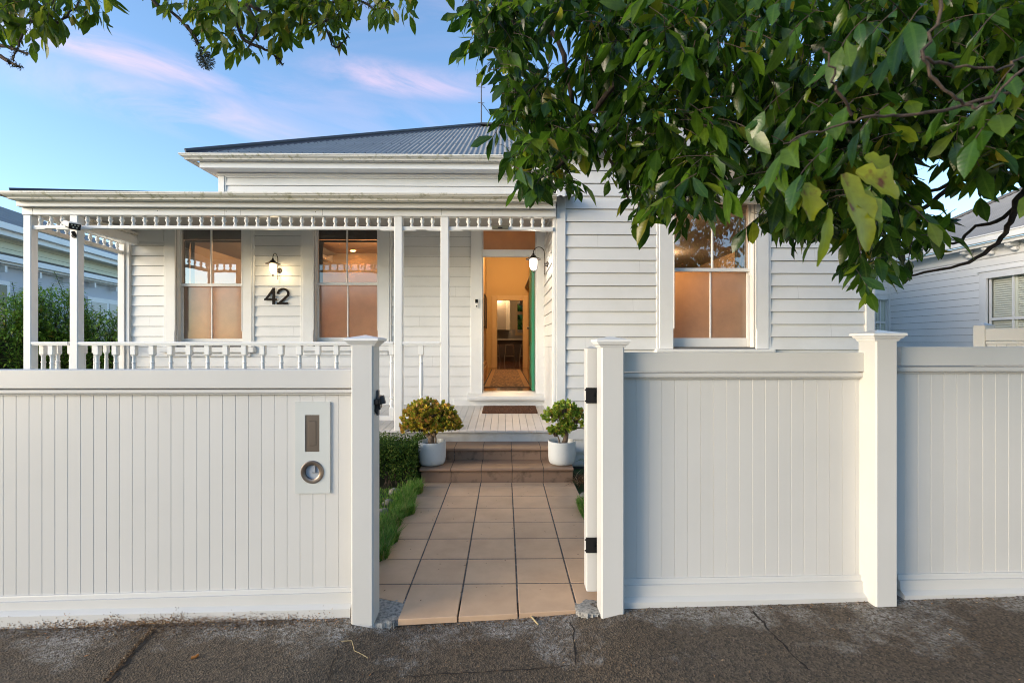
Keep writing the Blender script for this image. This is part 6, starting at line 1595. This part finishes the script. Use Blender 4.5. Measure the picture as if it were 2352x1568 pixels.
while cnt < 3000:
    px, py = r.uniform(1040, 2480), r.uniform(-50, 640); y = r.choice([2.15, 2.5, 2.9, 3.2]) + r.uniform(-.2, .2)
    if px > 1500 and r.random() < .25: y = r.uniform(1.6, 2.1)
    if not inpoly(px, py, poly) or not inpoly(px, py + 34, poly) or not (inpoly(px - 12, py + 10, poly) and inpoly(px + 12, py + 10, poly)): continue
    if any((px - a) ** 2 + (py - b + 10) ** 2 < (c + 14) ** 2 for a, b, c in holes): continue
    # thin out the lower fringe so that light shows between the sprays
    if not inpoly(px, py + 95, poly) and r.random() < .45: continue
    p = P(px, py, y); a = r.uniform(0, 6.28); d = Vector((math.cos(a), math.sin(a) * .7, r.uniform(-.6, .25)))
    spray(mb, p - d.normalized() * .05, d, r.choice([3, 4, 5]), r.uniform(.08, .16), r, r.uniform(.75, 1.1)); cnt += 1
for k in range(620):
    spray(mb, P(r.uniform(2380, 3900), r.uniform(-500, 430), r.uniform(1.5, 3.1)), Vector((r.gauss(0, 1), r.gauss(0, 1), -.2)), 5, .16, r, 1.1)
# unseen sprays above and behind the camera, added to block light
for k in range(420):
    y = r.uniform(-.6, 3.1); x = r.uniform(1.9, 5.2); zmin = 1.45 + .76 * max(y, .3) + .25; z = r.uniform(max(zmin, 2.9), 5.0)
    spray(mb, Vector((x, y, z)), Vector((r.gauss(0, 1), r.gauss(0, 1), -.2)), 5, .16, r, 1.15)
for k in range(170):
    y = r.uniform(2.0, 3.6); x = r.uniform(-3.8, .2); z = 1.45 + .76 * y + r.uniform(.15, .9)
    spray(mb, Vector((x, y, z)), Vector((r.gauss(0, 1), r.gauss(0, 1), -.2)), 5, .16, r, 1.1)
obj('crown', mb, [M['leaf'], M['treebark']], tr, smooth='full')
mb = MB()
# left side sprays
pA = [(-20, -40), (245, -40), (244, 10), (235, 30), (200, 25), (170, 10), (150, 20), (100, 25), (85, 60), (60, 70), (50, 30), (-20, 50)]
pB = [(378, -40), (965, -40), (955, -2), (905, 20), (880, 30), (850, 10), (835, 30), (800, 10), (770, 30), (745, 70), (722, 65), (690, 40), (665, 85), (640, 75), (610, 30), (560, 35), (556, 100), (530, 110), (515, 95), (490, 75), (455, 40), (415, 5)]
for pg, n, yy in ((pA, 80, 2.8), (pB, 190, 3.0)):
    xs0, xs1 = min(q[0] for q in pg), max(q[0] for q in pg); c_ = 0
    while c_ < n:
        px, py = r.uniform(xs0, xs1), r.uniform(-40, 120)
        if not inpoly(px, py, pg): continue
        p = P(px, py, yy + r.uniform(-.25, .25)); a = r.uniform(0, 6.28); spray(mb, p, Vector((math.cos(a), math.sin(a) * .7, r.uniform(-.8, .1))), r.choice([3, 4]), r.uniform(.07, .12), r, r.uniform(.75, 1.0), .8); c_ += 1
obj('crown', mb, [M['leafsky'], M['treebark']], tr, smooth='full', label='sparser yellow green foliage over the left of the house')
# leaves hanging close to the camera
mb = MB(); r = random.Random(9)
near = [(1830, -30, 1.25), (1880, 20, 1.2), (1990, 40, 1.15), (2060, 20, 1.15), (2140, -10, 1.05), (2210, 40, 1.1), (2300, 20, 1.1), (2330, 150, 1.05), (2250, 180, 1.15), (1820, 200, 1.3), (1860, 300, 1.2), (1900, 340, 1.1), (1960, 230, 1.15), (2040, 240, 1.1), (2100, 80, 1.2), (2310, 250, 1.05)][::1]
for px, py, y in near:
    a = r.uniform(2.4, 4.2); spray(mb, P(px, py, y), Vector((math.cos(a), .1, -.5)), 4, .09, r, .85, .9)
obj('near_leaves', mb, [leafmat('close_green_leaf', [(.025, .075, .008), (.05, .12, .012), (.09, .15, .014)], .5, .24, .6, None, True), M['treebark']], tr, smooth='full')
M['yl'] = leafmat('yellowing_leaf', [(.17, .23, .015), (.32, .34, .02), (.24, .29, .02)], .5, .28, .5, None, True)
nt = M['yl'].node_tree; hv_ = [n for n in nt.nodes if n.type == 'HUE_SAT'][0]; t_ = [n for n in nt.nodes if n.type == 'TEX_COORD'][0]
n1 = nt.nodes.new('ShaderNodeTexNoise'); n1.inputs['Scale'].default_value = 22; n1.inputs['Detail'].default_value = 5; r1 = nt.nodes.new('ShaderNodeValToRGB'); r1.color_ramp.elements[0].position = .58; r1.color_ramp.elements[1].position = .70
m1_ = nt.nodes.new('ShaderNodeMixRGB'); m1_.inputs['Color2'].default_value = (.16, .05, .015, 1); nt.links.new(t_.outputs['Object'], n1.inputs['Vector']); nt.links.new(n1.outputs['Fac'], r1.inputs['Fac']); nt.links.new(r1.outputs['Color'], m1_.inputs['Fac'])
for l in list(nt.links):
    if l.from_node == hv_: s_ = l.to_socket; nt.links.remove(l); nt.links.new(m1_.outputs['Color'], s_)
nt.links.new(hv_.outputs['Color'], m1_.inputs['Color1'])
mb = MB()
def bigleaf(px, py, y, tx, ty, wid):
    a, b = P(px, py, y), P(tx, ty, y - .02); d = b - a
    n = Vector((.15, -1, .35)); L_ = d.length; s = d.normalized().cross(n).normalized(); v = []; n = s.cross(d.normalized()).normalized(); N = 9
    rr = random.Random(int(px + py))
    for i in range(N + 1):
        t = i / N; w = wid * (math.sin(PI * min(1, t * .9 + .06)) ** .8) * (1 + .22 * math.sin(t * 17 + px)) * .5; c = a + d * t - n * (.18 * L_ * t * t)
        v += [c + s * w + n * w * .3, c, c - s * w * (1 + .15 * math.sin(t * 13)) + n * w * .3]
    o_ = len(mb.v)
    for i in range(N + 1):
        for q_, sx in enumerate((-1, 0, 1)): mb.uv[o_ + 3 * i + q_] = (sx * .8, i / N)
    mb.add(v, [q for i in range(N) for q in ((3 * i, 3 * i + 1, 3 * i + 4, 3 * i + 3), (3 * i + 1, 3 * i + 2, 3 * i + 5, 3 * i + 4))])
for q in ((1965, 395, 1.05, 2080, 440, .075), (1935, 400, 1.0, 2022, 565, .075), (1950, 440, 1.02, 2040, 500, .06), (1905, 480, 1.0, 1895, 605, .026), (1850, 420, 1.1, 1875, 500, .06), (1985, 360, 1.1, 2060, 400, .06)): bigleaf(*q)
obj('yellow_leaves', mb, M['yl'], tr, smooth='full')
